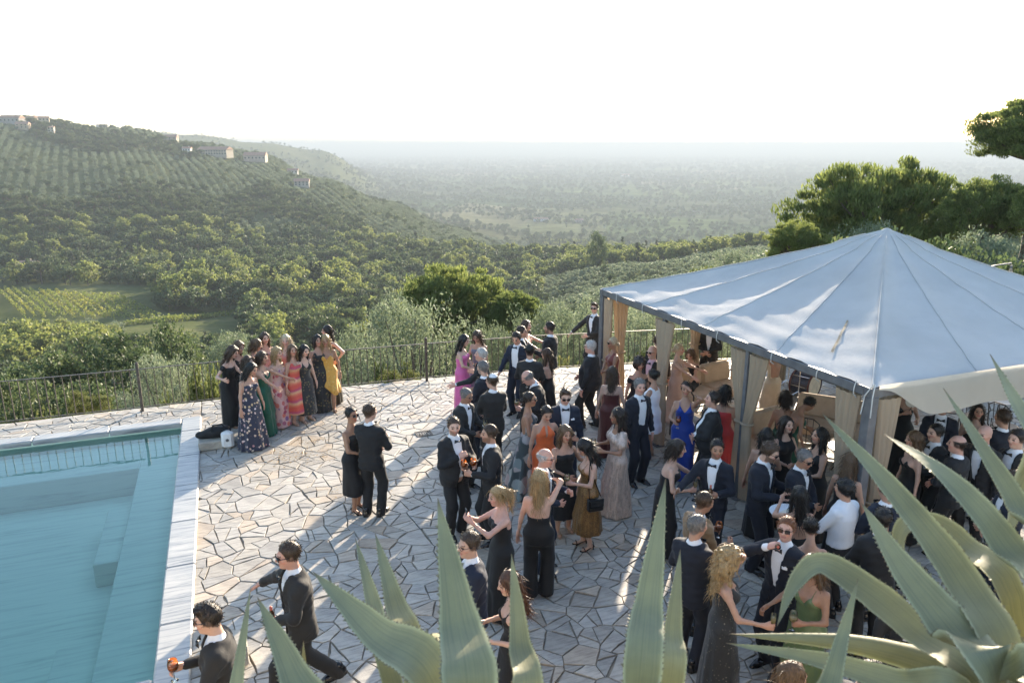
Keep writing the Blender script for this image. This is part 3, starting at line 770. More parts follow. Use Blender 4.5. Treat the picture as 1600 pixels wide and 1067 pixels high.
# ------------------------------------------------------------------ houses on the hill
M_ROOF = plain('terracotta_roof', (.30, .17, .11), .9, var=.3, vscale=1.2)
M_PANE = plain('dark_window', (.03, .035, .04), .2)
HOUSES = []
def house(px, py, wpx, hpx, label, wall=(.52, .42, .30), depth=9.0, rz=.2, floors=2, nwin=3, tower=False):
    p = ray_hit(px, py+3, 200); zc = proj(*p)[2]; w = wpx/FPX*zc*.85; h = hpx/FPX*zc*.8; p[2] += 1.0
    nv_ = math.hypot(p[0], p[1]); HOUSES.append((p[0], p[1], w*.5+5)); HOUSES.append((p[0]*(1-14/nv_), p[1]*(1-14/nv_), w*.5+6));
    e = empty('farmhouse', tuple(p), rz); tag(e, label, 'house')
    wall = tuple(np.array(wall)*.62)
    mw = plain('plaster_%d' % int(wall[0]*100+wall[2]*1000), wall, .9, var=.12, vscale=.4)
    b = MB(); b.box((0, 0, h/2-1.5), (w, depth, h+3)); b.build('wall', mw, e)
    b = MB(); rh = min(w, depth)*.20; o = .5
    b.add([(-w/2-o, -depth/2-o, h-.1), (w/2+o, -depth/2-o, h-.1), (w/2+o, depth/2+o, h-.1), (-w/2-o, depth/2+o, h-.1), (-w/2-o*.5, 0, h+rh), (w/2+o*.5, 0, h+rh)], [(0, 1, 5, 4), (2, 3, 4, 5), (1, 2, 5), (3, 0, 4), (3, 2, 1, 0)])
    rf = b.build('roof', M_ROOF, e)
    b = MB(); b.box((w*.22, .6, h+rh*.9), (.7, .7, 1.6)); b.build('chimney', mw, rf)
    for f in range(floors):
        for k in range(nwin):
            x = -w/2+w*(k+.5)/nwin; z = h*(f+.5)/floors; ww = min(1.1, w/nwin*.4)
            b = MB(); b.box((x, -depth/2-.03, z), (ww, .1, min(1.5, h/floors*.5))); b.build('window', M_PANE, e)
house(20, 191, 34, 9, 'long pale house at the left end of the hilltop village', (.40, .37, .33), 12, .1, 1, 5)
house(70, 193, 17, 11, 'sunlit cream house with a gable on the hilltop', (.62, .50, .34), 10, .5)
house(37, 200, 20, 8, 'sunlit cream house below the long hilltop house', (.60, .46, .30), 10, .3)
house(81, 206, 10, 9, 'small bright house below the cypress row on the hilltop', (.70, .60, .45), 8, .4, 2, 2)
house(52, 190, 14, 9, 'grey-roofed house between the cream hilltop houses', (.45, .38, .30), 10, 0)
house(160, 199, 19, 7, 'grey house alone on the ridge right of the village', (.36, .32, .27), 10, 0)
house(268, 220, 22, 8, 'house with two roof levels on the descending ridge', (.42, .34, .26), 12, .2)
house(293, 236, 14, 6, 'white low house beside the large hotel-like building', (.72, .70, .66), 9, .2, 1)
house(337, 241, 56, 10, 'wide pale building with many windows on the ridge', (.52, .44, .33), 14, -.12, 2, 11)
house(400, 249, 38, 9, 'house with a broad red roof below the ridge', (.58, .46, .36), 16, .15, 1, 6)
house(458, 270, 18, 6, 'white house among trees on the hill shoulder', (.66, .60, .52), 9, .2, 1)
house(472, 289, 26, 8, 'pale stone villa lower on the hill shoulder', (.50, .44, .36), 11, .2, 2, 4)
house(216, 197, 4.5, 4, 'tiny tower on the farthest ridge', (.30, .29, .28), 14, 0, 1, 1)
house(845, 343, 26, 4, 'long white shed on the plain below the hill', (.75, .74, .72), 12, .1, 1, 6)
house(978, 273, 16, 2.2, 'bright white greenhouse strip far out on the plain', (.8, .8, .8), 30, .1, 1, 4)
house(905, 345, 14, 4, 'small farmhouse on the plain right of the white shed', (.5, .42, .33), 12, .2, 1)
house(42, 419, 34, 7, 'low farmhouse with red roof hidden in the valley trees', (.50, .42, .34), 10, .2, 1, 4)
# the wooded country: nearest trees are things, the mass beyond is one
def scatter():
    rng = np.random.RandomState(5); out = []
    def noise2(x, y): return np.sin(x*.013+2*np.sin(y*.009))+np.sin(y*.017+1.7*np.sin(x*.011)+1)+.5*np.sin(x*.05+y*.04)
    bands = [(34, 70, 700, 5.2), (70, 150, 2600, 5.2), (150, 300, 6500, 5.5), (300, 480, 9000, 6.0), (480, 1000, 46000, 5.0), (1000, 2200, 24000, 10), (2200, 4200, 22000, 20), (4200, 9000, 16000, 45)]
    occ = {}
    for (r0, r1, n, sp) in bands:
        r = np.sqrt(rng.uniform(r0*r0, r1*r1, n)); az = rng.uniform(RAD(-44), RAD(44), n)
        x = r*np.sin(az); y = r*np.cos(az); z = terrain(x, y); N = noise2(x, y); N2 = noise2(x*3.1+50, y*3.1-80)
        U = rng.uniform(0, 1, n)
        for i in range(n):
            px, py, zc = proj(x[i], y[i], z[i])
            if not (-160 < px < 1760): continue
            if r[i] > 260 and py < 150: continue
            # open vineyards and paths
            if -40 < px < 245 and 446 < py < 505 and r[i] > 120: continue
            if 165 < px < 390 and 488 < py < 522 and r[i] > 100: continue
            if r[i] < 60 and px > 1150: continue
            key = (int(x[i]//sp), int(y[i]//sp)); clash = False
            for a in (-1, 0, 1):
                for bq in (-1, 0, 1):
                    for (qx, qy) in occ.get((sp, key[0]+a, key[1]+bq), ()):
                        if (qx-x[i])**2+(qy-y[i])**2 < (sp*.72)**2: clash = True
            if clash: continue
            u = U[i]; s = rng.uniform(.75, 1.3)
            if r[i] > 300 and any((hx-x[i])**2+(hy-y[i])**2 < hr*hr for hx, hy, hr in HOUSES): continue
            if r[i] > 1000:
                if N[i]+.6*N2[i] < (.35 if u > .22 else -1.2): continue
                k = 'oak' if u < .5 else ('pine' if u < .6 else 'olive'); s *= 1.0 if r[i] < 2200 else ((1.7 if z[i] < -60 else .8) if r[i] < 4200 else 3.2)
            elif r[i] > 470 and px < 830:
                # facing hill: groves in the open, woods in the folds
                if N[i] > 1.15: k = 'oak' if u < .75 else 'pine'
                elif u < .90: k = 'olive'
                else: k = 'oak'
                s *= .62 if k == 'oak' else .8
            elif px > 840 and py > 366 and r[i] < 330:
                k = 'olive' if u < .93 else 'bush2'; s *= .95
                if py < 392 and r[i] > 230: k = 'oak'; s *= .9
            elif r[i] < 150:
                k = 'oak' if u < (.62 if px < 480 else .3) else 'olive'
                s *= .8
            else:
                if N[i] > .9 and u < .45: k = 'bright'
                elif u < .52: k = 'oak'
                elif u < .68: k = 'bright'
                elif u < .76: k = 'pine'
                elif u < .80: k = 'cypress'
                else: k = 'olive'
                if 240 < px < 560 and 440 < py < 500 and u > .8: k = 'bright'; s *= 1.25
            if k == 'bush2': k = 'oak'; s *= .5
            if r[i] < 70 and k not in ('oak', 'olive'): k = 'olive'
            if k == 'olive' and r[i] > 150:          # groves are planted in rows
                ca, sa = math.cos(.5), math.sin(.5); gx = round((x[i]*ca+y[i]*sa)/6.4)*6.4+rng.uniform(-.5, .5); gy = round((-x[i]*sa+y[i]*ca)/5.0)*5.0+rng.uniform(-.5, .5)
                x[i], y[i] = gx*ca-gy*sa, gx*sa+gy*ca; z[i] = float(terrain(x[i], y[i])); key = (int(x[i]//sp), int(y[i]//sp))
                if any((qx-x[i])**2+(qy-y[i])**2 < 9 for a in (-1, 0, 1) for bq in (-1, 0, 1) for (qx, qy) in occ.get((sp, key[0]+a, key[1]+bq), ())): continue
                s = .8+.25*(s-.75)
            occ.setdefault((sp, *key), []).append((x[i], y[i]))
            if r[i] < 330 and -60 < px < 400:
                tp = proj(x[i], y[i], z[i]+PR[k][0]['h']*s)[1]; lm = 496 if px < 180 else (516 if px < 390 else 440)
                if tp < lm and py > lm:
                    s *= .5
                    if proj(x[i], y[i], z[i]+PR[k][0]['h']*s)[1] < lm: continue
            # keep crowns of the nearest trees below the eye line of the terrace
            pr_h = PR[k][0]['h']*s
            if r[i] < 70:
                top = proj(x[i], y[i], z[i]+pr_h)[1]
                lim = 520 if px < 540 else 470
                if top < lim: s *= .55
            out.append((r[i], k, x[i], y[i], z[i], s, rng.uniform(0, 6.28), rng.randint(0, 3)))
    # the straight row of cypresses in the valley
    for q, (px, py) in enumerate(((128, 408), (141, 410), (160, 412), (190, 416), (200, 414), (210, 412), (220, 408), (255, 412), (292, 410), (352, 398), (358, 396), (490, 462), (498, 465), (503, 462), (885, 350), (1210, 340))):
        p = ray_hit(px, py+6); out.append((150.0, 'cypress', p[0], p[1], p[2], 1.15 if q < 11 else 1.5, q*.9, q))
    return out
def build_woods():
    T = scatter(); T.sort(key=lambda t: t[0])
    cnt = {}; rest = []
    quota = 270
    ind = 0
    for t in T:
        r, k, x, y, z, s, rot, q = t
        px, py, zc = proj(x, y, z)
        if ind < quota and -30 < px < 1630:
            pr = PR[k][q % len(PR[k])]
            if r < 75 and k in ('oak', 'olive'): pr = PR[k+'_hi'][q % 2]
            put_tree(pr, (x, y, z-.1), s, s*(.9+.2*((q*37) % 10)/10), rot); ind += 1
        else: rest.append(t)
    # one mass: points carry kind, turn and size; instanced by geometry nodes
    kinds = [(k, i) for k in ('olive', 'oak', 'bright', 'pine', 'cypress') for i in range(len(PR[k]))]
    pcol = bpy.data.collections.new('tree_kinds')
    for n, (k, i) in enumerate(kinds):
        pr = PR[k][i]; cm, tm = pr['crown'], pr['trunk']
        nv = len(cm.vertices); cv = np.zeros(nv*3, dtype=np.float32); cm.vertices.foreach_get('co', cv); tv = np.zeros(len(tm.vertices)*3, dtype=np.float32); tm.vertices.foreach_get('co', tv)
        V = np.concatenate([cv, tv]).reshape(-1, 3)
        Fs = [tuple(p.vertices) for p in cm.polygons]+[tuple(v+nv for v in p.vertices) for p in tm.polygons]
        me = bpy.data.meshes.new('kind'); me.from_pydata(V.tolist(), [], Fs); me.materials.append(cm.materials[0]); me.materials.append(M_BARK)
        me.polygons.foreach_set('material_index', [0]*len(cm.polygons)+[1]*len(tm.polygons)); me.update()
        o = bpy.data.objects.new('k%02d' % n, me); pcol.objects.link(o)
    P = np.array([(t[2], t[3], t[4]-.1) for t in rest], dtype=np.float32)
    me = bpy.data.meshes.new('woodland'); me.vertices.add(len(P)); me.vertices.foreach_set('co', P.ravel())
    a = me.attributes.new('kind', 'INT', 'POINT'); a.data.foreach_set('value', np.array([kinds.index((t[1], t[7] % len(PR[t[1]]))) for t in rest], dtype=np.int32))
    a = me.attributes.new('size', 'FLOAT', 'POINT'); a.data.foreach_set('value', np.array([t[5] for t in rest], dtype=np.float32))
    a = me.attributes.new('turn', 'FLOAT', 'POINT'); a.data.foreach_set('value', np.array([t[6] for t in rest], dtype=np.float32))
    o = mobj('woodland', me); tag(o, 'far olive groves and woods covering hill, valley and plain', 'woodland', kind='stuff')
    ng = bpy.data.node_groups.new('woodland', 'GeometryNodeTree')
    ng.interface.new_socket('Geometry', in_out='INPUT', socket_type='NodeSocketGeometry'); ng.interface.new_socket('Geometry', in_out='OUTPUT', socket_type='NodeSocketGeometry')
    N = ng.nodes; gi = N.new('NodeGroupInput'); go = N.new('NodeGroupOutput')
    ci = N.new('GeometryNodeCollectionInfo'); ci.inputs['Collection'].default_value = pcol; ci.inputs['Separate Children'].default_value = True
    ip = N.new('GeometryNodeInstanceOnPoints'); ip.inputs['Pick Instance'].default_value = True
    def attr(nm, ty):
        q = N.new('GeometryNodeInputNamedAttribute'); q.data_type = ty; q.inputs['Name'].default_value = nm; return [s_ for s_ in q.outputs if s_.enabled and s_.name == 'Attribute'][0]
    cx = N.new('ShaderNodeCombineXYZ'); ng.links.new(attr('turn', 'FLOAT'), cx.inputs[2])
    ng.links.new(gi.outputs[0], ip.inputs['Points']); ng.links.new(ci.outputs[0], ip.inputs['Instance'])
    ng.links.new(attr('kind', 'INT'), ip.inputs['Instance Index']); ng.links.new(cx.outputs[0], ip.inputs['Rotation'])
    ng.links.new(attr('size', 'FLOAT'), ip.inputs['Scale']); ng.links.new(ip.outputs[0], go.inputs[0])
    md = o.modifiers.new('woodland', 'NODES'); md.node_group = ng
    print('TREES', len(T), 'single', ind)
build_woods()

# ------------------------------------------------------------------ people: bodies and clothes grown from distance fields
f32 = np.float32
def snet(f, lo, hi, h):
    """surface of f<0 as quads (surface nets)"""
    lo = np.array(lo, dtype=float); n = np.ceil((np.array(hi)-lo)/h).astype(int)+1
    X = (lo[0]+h*np.arange(n[0], dtype=f32))[:, None, None].astype(f32); Y = (lo[1]+h*np.arange(n[1], dtype=f32))[None, :, None].astype(f32); Z = (lo[2]+h*np.arange(n[2], dtype=f32))[None, None, :].astype(f32)
    D = np.broadcast_to(f(X, Y, Z), tuple(n)).astype(f32)
    S = D < 0
    c = [S[i:n[0]-1+i, j:n[1]-1+j, k:n[2]-1+k] for i in (0, 1) for j in (0, 1) for k in (0, 1)]
    sm = sum(q.astype(np.int8) for q in c); act = (sm > 0) & (sm < 8)
    A = np.argwhere(act)
    if len(A) == 0: return np.zeros((0, 3)), np.zeros((0, 4), int)
    idx = -np.ones(act.shape, dtype=np.int32); idx[act] = np.arange(len(A))
    acc = np.zeros((len(A), 3)); cnt = np.zeros(len(A)); a0, a1, a2 = A.T
    for ax in range(3):
        o1, o2 = [q for q in range(3) if q != ax]
        for p in (0, 1):
            for q in (0, 1):
                off = [0, 0, 0]; off[o1] = p; off[o2] = q; off2 = list(off); off2[ax] = 1
                d0 = D[a0+off[0], a1+off[1], a2+off[2]]; d1 = D[a0+off2[0], a1+off2[1], a2+off2[2]]
                m = (d0 < 0) != (d1 < 0); t = np.where(m, d0/np.where(m, d0-d1, 1), 0)
                pos = np.tile(np.array(off, dtype=float), (len(A), 1)); pos[:, ax] = t
                acc += pos*m[:, None]; cnt += m
    V = lo+(A+acc/cnt[:, None])*h
    Fs = []
    for ax in range(3):
        o1, o2 = (ax+1) % 3, (ax+2) % 3
        sl0 = [slice(None)]*3; sl1 = [slice(None)]*3; sl0[ax] = slice(0, n[ax]-1); sl1[ax] = slice(1, n[ax])
        s0 = S[tuple(sl0)]; s1 = S[tuple(sl1)]
        E = np.argwhere(s0 != s1)
        if len(E) == 0: continue
        ok = (E[:, o1] > 0) & (E[:, o1] < n[o1]-1) & (E[:, o2] > 0) & (E[:, o2] < n[o2]-1); E = E[ok]
        inside = s0[tuple(E.T)]
        qd = []
        for (p, q) in ((1, 1), (0, 1), (0, 0), (1, 0)):
            G = E.copy(); G[:, o1] -= p; G[:, o2] -= q; qd.append(idx[tuple(G.T)])
        qd = np.stack(qd, 1); qd = np.where(inside[:, None], qd, qd[:, ::-1]); Fs.append(qd)
    Fq = np.concatenate(Fs)
    return V, Fq
def smin(a, b, k):
    h = np.clip(.5+.5*(b-a)/k, 0, 1); return b+(a-b)*h-k*h*(1-h)
def cap(X, Y, Z, a, b, r1, r2):
    d = [float(b[i]-a[i]) for i in range(3)]; L2 = d[0]**2+d[1]**2+d[2]**2+1e-9
    x, y, z = X-f32(a[0]), Y-f32(a[1]), Z-f32(a[2])
    t = np.clip((x*f32(d[0])+y*f32(d[1])+z*f32(d[2]))/f32(L2), 0, 1)
    return np.sqrt((x-t*f32(d[0]))**2+(y-t*f32(d[1]))**2+(z-t*f32(d[2]))**2)-(f32(r1)+f32(r2-r1)*t)
def ell(X, Y, Z, c, r):
    q = np.sqrt(((X-f32(c[0]))/f32(r[0]))**2+((Y-f32(c[1]))/f32(r[1]))**2+((Z-f32(c[2]))/f32(r[2]))**2); return (q-1)*f32(min(r))
def rotm(ax, a):
    c, s = math.cos(a), math.sin(a)
    return np.array({'x': [[1,0,0],[0,c,-s],[0,s,c]], 'y': [[c,0,s],[0,1,0],[-s,0,c]], 'z': [[c,-s,0],[s,c,0],[0,0,1]]}[ax])
def local(X, Y, Z, o, R):
    x, y, z = X-f32(o[0]), Y-f32(o[1]), Z-f32(o[2]); R = R.astype(f32)
    return (x*R[0, 0]+y*R[1, 0]+z*R[2, 0], x*R[0, 1]+y*R[1, 1]+z*R[2, 1], x*R[0, 2]+y*R[1, 2]+z*R[2, 2])
def itab(z, zs, vs):                       # table lookup: fast interp on big arrays
    g = np.interp(np.linspace(zs[0], zs[-1], 256), zs, vs).astype(f32)
    k = np.clip((z-f32(zs[0]))*f32(255/(zs[-1]-zs[0])), 0, 254.99); i = k.astype(np.int32); fr = k-i
    return g[i]*(1-fr)+g[i+1]*fr
def loft(u, v, w, zs, a, b, yc=None, p=2.2, off=0.0):
    A = itab(w, zs, a)+f32(off); B = itab(w, zs, b)+f32(off)
    vv = v if yc is None else v-itab(w, zs, yc)
    q = ((np.abs(u)/A)**f32(p)+(np.abs(vv)/B)**f32(p))**f32(1/p)
    d = (q-1)*np.minimum(A, B)
    return np.maximum(d, np.maximum(w-f32(zs[-1]), f32(zs[0])-w))

# ---- heads, hair, hands as shared shapes in their own frames (x right, y forward, z up)
def head_sdf(sex, jaw=1.0):
    def f(X, Y, Z):
        d = ell(X, Y, Z, (0, -.012, .030), (.077, .096, .089))
        d = smin(d, ell(X, Y, Z, (0, .020, -.030), (.060*jaw, .072, .084)), .035)
        d = smin(d, cap(X, Y, Z, (0, .066, -.093), (0, .05, -.095), .021*jaw, .026), .03)
        for s in (-1, 1):
            d = smin(d, ell(X, Y, Z, (s*.040, .062, -.022), (.022, .022, .020)), .02)
            d = np.maximum(d, -(ell(X, Y, Z, (s*.031, .103, .008), (.019, .014, .011))+0*X)+f32(-.000))
            d = smin(d, ell(X, Y, Z, (s*.031, .078, .008), (.0145, .0145, .0125)), .004)
            d = smin(d, ell(X, Y, Z, (s*.078, -.010, -.004), (.010, .021, .031)), .008)
            d = smin(d, cap(X, Y, Z, (s*.014, .090, .030), (s*.046, .080, .030), .007, .006), .012)
        d = smin(d, cap(X, Y, Z, (0, .090, .022), (0, .112, -.020), .0075, .0125), .012)
        d = smin(d, cap(X, Y, Z, (-.014, .098, -.024), (.014, .098, -.024), .008, .008), .010)
        d = smin(d, cap(X, Y, Z, (-.017, .088, -.052), (.017, .088, -.052), .0065, .0065), .006)
        d = smin(d, cap(X, Y, Z, (-.014, .087, -.063), (.014, .087, -.063), .0075, .0075), .006)
        r = .054 if sex == 'm' else .044
        d = smin(d, cap(X, Y, Z, (0, -.022, -.05), (0, -.040, -.185), r, r+.004), .03)
        return d
    return snet(f, (-.11, -.135, -.19), (.11, .15, .15), .0094)
HEAD = {('m', 0): head_sdf('m'), ('m', 1): head_sdf('m', 1.14), ('f', 0): head_sdf('f', .93)}
_hl = ([-.13, -.07, -.02, .028, .046, .066, .12])
def hair_shape(style):
    def f(X, Y, Z):
        wav = .004*np.sin(38*X+9*Z)*np.cos(33*Y+7*Z)+.0022*np.sin(150*X+40*Y)*np.sin(130*Y-60*X+50*Z)
        cr = ell(X, Y, Z, (0, -.014, .032), (.080, .100, .090))
        def cutf(vals): return itab(Y+0*X, _hl, vals)-Z
        short = [-.082, -.072, -.025, -.018, .040, .076, .092]
        if style == 'short': return np.maximum(cr-.004-wav-.007*np.clip(Z*9, 0, 1), cutf(short))
        if style == 'crew': return np.maximum(cr-.0015-wav*.5-.004*np.clip(Z*9, 0, 1), cutf(short))
        if style == 'quiff':
            d = smin(cr-.003, ell(X, Y, Z, (0, .045, .112), (.055, .055, .030)), .03)-wav*1.5
            return np.maximum(d, cutf([-.082, -.072, -.025, -.018, .040, .074, .090]))
        if style == 'curlytop':
            return np.maximum(cr-.012-.012*np.sin(70*X)*np.sin(66*Y+1)*np.sin(61*Z), cutf([-.082, -.072, -.025, -.018, .040, .074, .090]))
        if style == 'fringe':           # balding: hair only round the back and sides
            d = np.maximum(cr-.003-wav*.5, cutf([-.085, -.075, -.04, -.01, .2, .3, .3])); return np.maximum(d, Z-.052)
        if style == 'kippah':
            d = np.maximum(cr-.003, cutf(short)); return d
        face = [-.4, -.4, -.4, -.02, .055, .078, .09]
        thin = np.sqrt((X/.098)**2+((Y+.012)/.112)**2)
        st_ = .0045*np.sin(26*np.arctan2(X, -(Y+.03))+7*Z)
        def mane(L, w=.092, th=.042, wave=0.0, vol=.007):
            x = X+wave*np.sin(Z*26)*1.0; y = Y+wave*np.cos(Z*23+2*X*20)
            d = cr-vol-wav
            bk = cap(x*.55, y, Z, (0, -.075, .0), (0, -.105, -L), th, th*.75)
            bk = np.maximum(bk, np.abs(X)-w)
            d = smin(d, bk, .03)
            for s in (-1, 1): d = smin(d, cap(x, y*.8, Z, (s*.078, .0, .0), (s*.090, -.010, -L*.72), .026, .020), .02)
            return d-wav-st_*np.clip(.6-Z*6, 0, 1)
        cut2 = itab(Y+0*X, _hl, [-.9, -.9, -.9, -.9, -.9, .070, .09])-Z
        facecut = -np.maximum(ell(X, Y, Z, (0, .088, -.028), (.062, .075, .105)), -1)
        if style == 'long': d = mane(.36)
        elif style == 'wavy': d = mane(.34, .108, .048, .012, .013)
        elif style == 'bob': d = mane(.135, .096, .044, 0, .010)
        elif style == 'curly':
            d = mane(.36, .135, .070, .02, .026)-.022*np.sin(62*X+3*np.sin(30*Z))*np.sin(57*Y+1)*np.sin(59*Z+2*np.sin(40*X))
        elif style == 'bigcurl':
            d = cr-.038-.014*np.sin(60*X)*np.sin(55*Y+1)*np.sin(52*Z); d = smin(d, ell(X, Y, Z, (0, -.03, -.05), (.115, .09, .085))-.012*np.sin(60*X)*np.sin(55*Y+1)*np.sin(52*Z), .04)
        elif style in ('bun', 'updo', 'sleek'):
            d = np.maximum(cr-.004-wav*.6, cutf([-.085, -.075, -.03, -.012, .042, .074, .088]))
            if style == 'bun': d = smin(d, ell(X, Y, Z, (0, -.125, -.035), (.048, .042, .045))-wav*2, .015)
            if style == 'updo': d = smin(d, ell(X, Y, Z, (0, -.095, .055), (.060, .055, .055))-wav*2.5, .03)
            return d
        elif style == 'pony':
            d = np.maximum(cr-.004-wav*.6, cutf([-.085, -.075, -.03, -.012, .042, .074, .088]))
            return smin(d, smin(cap(X, Y, Z, (0, -.10, .06), (0, -.155, .0), .026, .034), cap(X, Y, Z, (0, -.155, .0), (0, -.135, -.22), .034, .016), .02)-wav*2, .012)
        return np.maximum(d, facecut)
    lo = {'curly': -.5, 'long': -.44, 'wavy': -.44, 'bob': -.25, 'pony': -.28, 'bigcurl': -.2}.get(style, -.15)
    w = .2 if style in ('curly',) else .16
    V, Fq = snet(f, (-w, -.24 if style == 'pony' else -.21, lo), (w, .15, .19), .0105 if lo < -.3 else .0085)
    # loose strands break the outline
    rng = np.random.RandomState(len(style)*7+3); fn = np.cross(V[Fq[:, 2]]-V[Fq[:, 0]], V[Fq[:, 3]]-V[Fq[:, 1]]); vn = np.zeros_like(V)
    for k in range(4): np.add.at(vn, Fq[:, k], fn)
    vn /= np.linalg.norm(vn, axis=1)[:, None]+1e-9
    lng = lo < -.2; n = 900 if lng else 420
    idx = rng.randint(0, len(V), n); keep = (vn[idx, 1] < .75); idx = idx[keep]; P0 = V[idx]; N0 = vn[idx]; n = len(idx)
    L = rng.uniform(.05, .13, (n, 1)) if lng else rng.uniform(.010, .024, (n, 1)); dn = np.array([0, -.1, -1.0]) if lng else np.array([0, -.25, .1])
    d1 = N0*(.35 if lng else .8)+dn*(.9 if lng else .5)+rng.normal(0, .30, (n, 3)); d1 /= np.linalg.norm(d1, axis=1)[:, None]
    d2 = d1*.7+dn*.5+rng.normal(0, .35 if style in ('curly', 'wavy') else .2, (n, 3)); d2 /= np.linalg.norm(d2, axis=1)[:, None]
    P1 = P0+N0*.003+d1*L*.5; P2 = P1+d2*L*.5; sdv = np.cross(d1, rng.normal(size=(n, 3))); sdv /= np.linalg.norm(sdv, axis=1)[:, None]; w2 = .0022
    SV = np.stack([P0-sdv*w2, P0+sdv*w2, P1+sdv*w2, P1-sdv*w2, P2+sdv*w2*.4, P2-sdv*w2*.4], 1).reshape(-1, 3); b0 = len(V)+np.arange(n)*6
    SF = np.concatenate([np.stack([b0, b0+1, b0+2, b0+3], 1), np.stack([b0+3, b0+2, b0+4, b0+5], 1)])
    return np.concatenate([V, SV]), np.concatenate([Fq, SF])
_HAIR = {}
def hair_mesh(style):
    if style not in _HAIR: _HAIR[style] = mesh_np('hair', *hair_shape(style), [None])
    return _HAIR[style]
def m_hair(col):
    k = ('hair', tuple(col))
    if k in _MC: return _MC[k]
    t = NT('hair'); t.set(Roughness=.42); t.b.inputs['Specular IOR Level'].default_value = .4
    v = t.coord('Object', (1, 1, .10)); n = t.noise(v, 95, 4, .6, .4); n2 = t.noise(t.coord(), 9, 3)
    c = np.array(col); cc = t.ramp(n.outputs[0], [(.3, tuple(c*.55)), (.5, tuple(c)), (.72, tuple(np.minimum(c*1.55, 1)))])
    cc = t.mix(cc, t.ramp(n2.outputs[0], [(.3, (.7, .7, .7)), (.7, (1, 1, 1))]), .7, 'MULTIPLY')
    t.l(cc, t.b.inputs['Base Color']); t.bump(n.outputs[0], .8, .01); _MC[k] = t.m; return t.m
HC = dict(black=(.010, .008, .007), dark=(.022, .014, .010), brown=(.055, .032, .018), light=(.12, .070, .035), blond=(.36, .24, .11), plat=(.50, .40, .26), grey=(.16, .15, .14), white=(.45, .43, .40), red=(.16, .060, .022), auburn=(.085, .035, .016))
def hand_shape(grip):
    """wrist at 0, fingers along +y, thumb towards +x, back of the hand +z"""
    def f(X, Y, Z):
        d = ell(X, Y, Z, (0, .050, 0), (.042, .055, .017))
        d = smin(d, cap(X, Y, Z, (0, -.03, 0), (0, .02, 0), .027, .026), .02)
        for x0, L, sp in ((.030, .070, .010), (.010, .078, .003), (-.011, .072, -.004), (-.030, .056, -.012)):
            a = (x0, .092, 0.0)
            if grip: m = (x0+sp*.3, .092+L*.30, -.020); e = (x0+sp*.2, .092+L*.10, -.052)
            else: m = (x0+sp*.6, .092+L*.50, -.008); e = (x0+sp, .092+L*.93, -.030)
            d = smin(d, smin(cap(X, Y, Z, a, m, .0098, .0090), cap(X, Y, Z, m, e, .0090, .0075), .004), .006)
        if grip: d = smin(d, smin(cap(X, Y, Z, (.030, .028, -.006), (.050, .062, -.022), .0135, .011), cap(X, Y, Z, (.050, .062, -.022), (.034, .088, -.044), .011, .009), .005), .012)
        else: d = smin(d, smin(cap(X, Y, Z, (.030, .028, -.004), (.058, .060, -.010), .0135, .011), cap(X, Y, Z, (.058, .060, -.010), (.064, .092, -.016), .011, .0085), .005), .012)
        return d
    return snet(f, (-.065, -.06, -.075), (.085, .19, .035), .0092)
HAND = {0: hand_shape(False), 1: hand_shape(True)}
def m_skin():
    t = NT('skin'); t.set(Roughness=.48, Subsurface_Weight=.12, Subsurface_Scale=.01)
    t.b.inputs['Subsurface Radius'].default_value = (1, .35, .18); t.b.inputs['Specular IOR Level'].default_value = .35
    at = t.n('ShaderNodeAttribute', attribute_name='tint'); n = t.noise(t.coord(), 14, 4)
    c = t.mix(at.outputs['Color'], t.ramp(n.outputs[0], [(.3, (.86, .82, .80)), (.7, (1.06, 1.02, 1.0))]), .8, 'MULTIPLY'); t.l(c, t.b.inputs['Base Color']); return t.m
M_SKIN = m_skin()
SK = dict(fair=(.56, .36, .27), mid=(.46, .27, .185), tan=(.36, .20, .125), deep=(.20, .105, .065), pink=(.56, .33, .25))
M_EYEW = plain('dark_lens', (.012, .012, .014), .12, var=.05)
def shades_mesh():
    b = MB()
    for s in (-1, 1):
        b.box((s*.034, .103, .006), (.050, .008, .038), Matrix.Rotation(-s*.18, 4, 'Z'), bev=.0035)
        b.tube([(s*.060, .096, .012), (s*.076, .05, .014), (s*.082, -.01, .010)], .0028, 5)
    b.tube([(-.012, .108, .014), (.012, .108, .014)], .003, 5)
    return mesh_py('sunglasses', b.V, b.F, [M_EYEW])
SHADES = shades_mesh()
def specs_mesh():
    b = MB()
    for s in (-1, 1):
        b.tube([(s*.034+.024*math.cos(a), .106, .006+.017*math.sin(a)) for a in np.linspace(0, 6.283, 13)], .0022, 4, cap=False)
        b.tube([(s*.058, .100, .010), (s*.078, .04, .012), (s*.082, -.01, .010)], .0024, 4)
    b.tube([(-.011, .109, .010), (.011, .109, .010)], .0024, 4); return mesh_py('spectacles', b.V, b.F, [M_EYEW])
SPECS = specs_mesh()

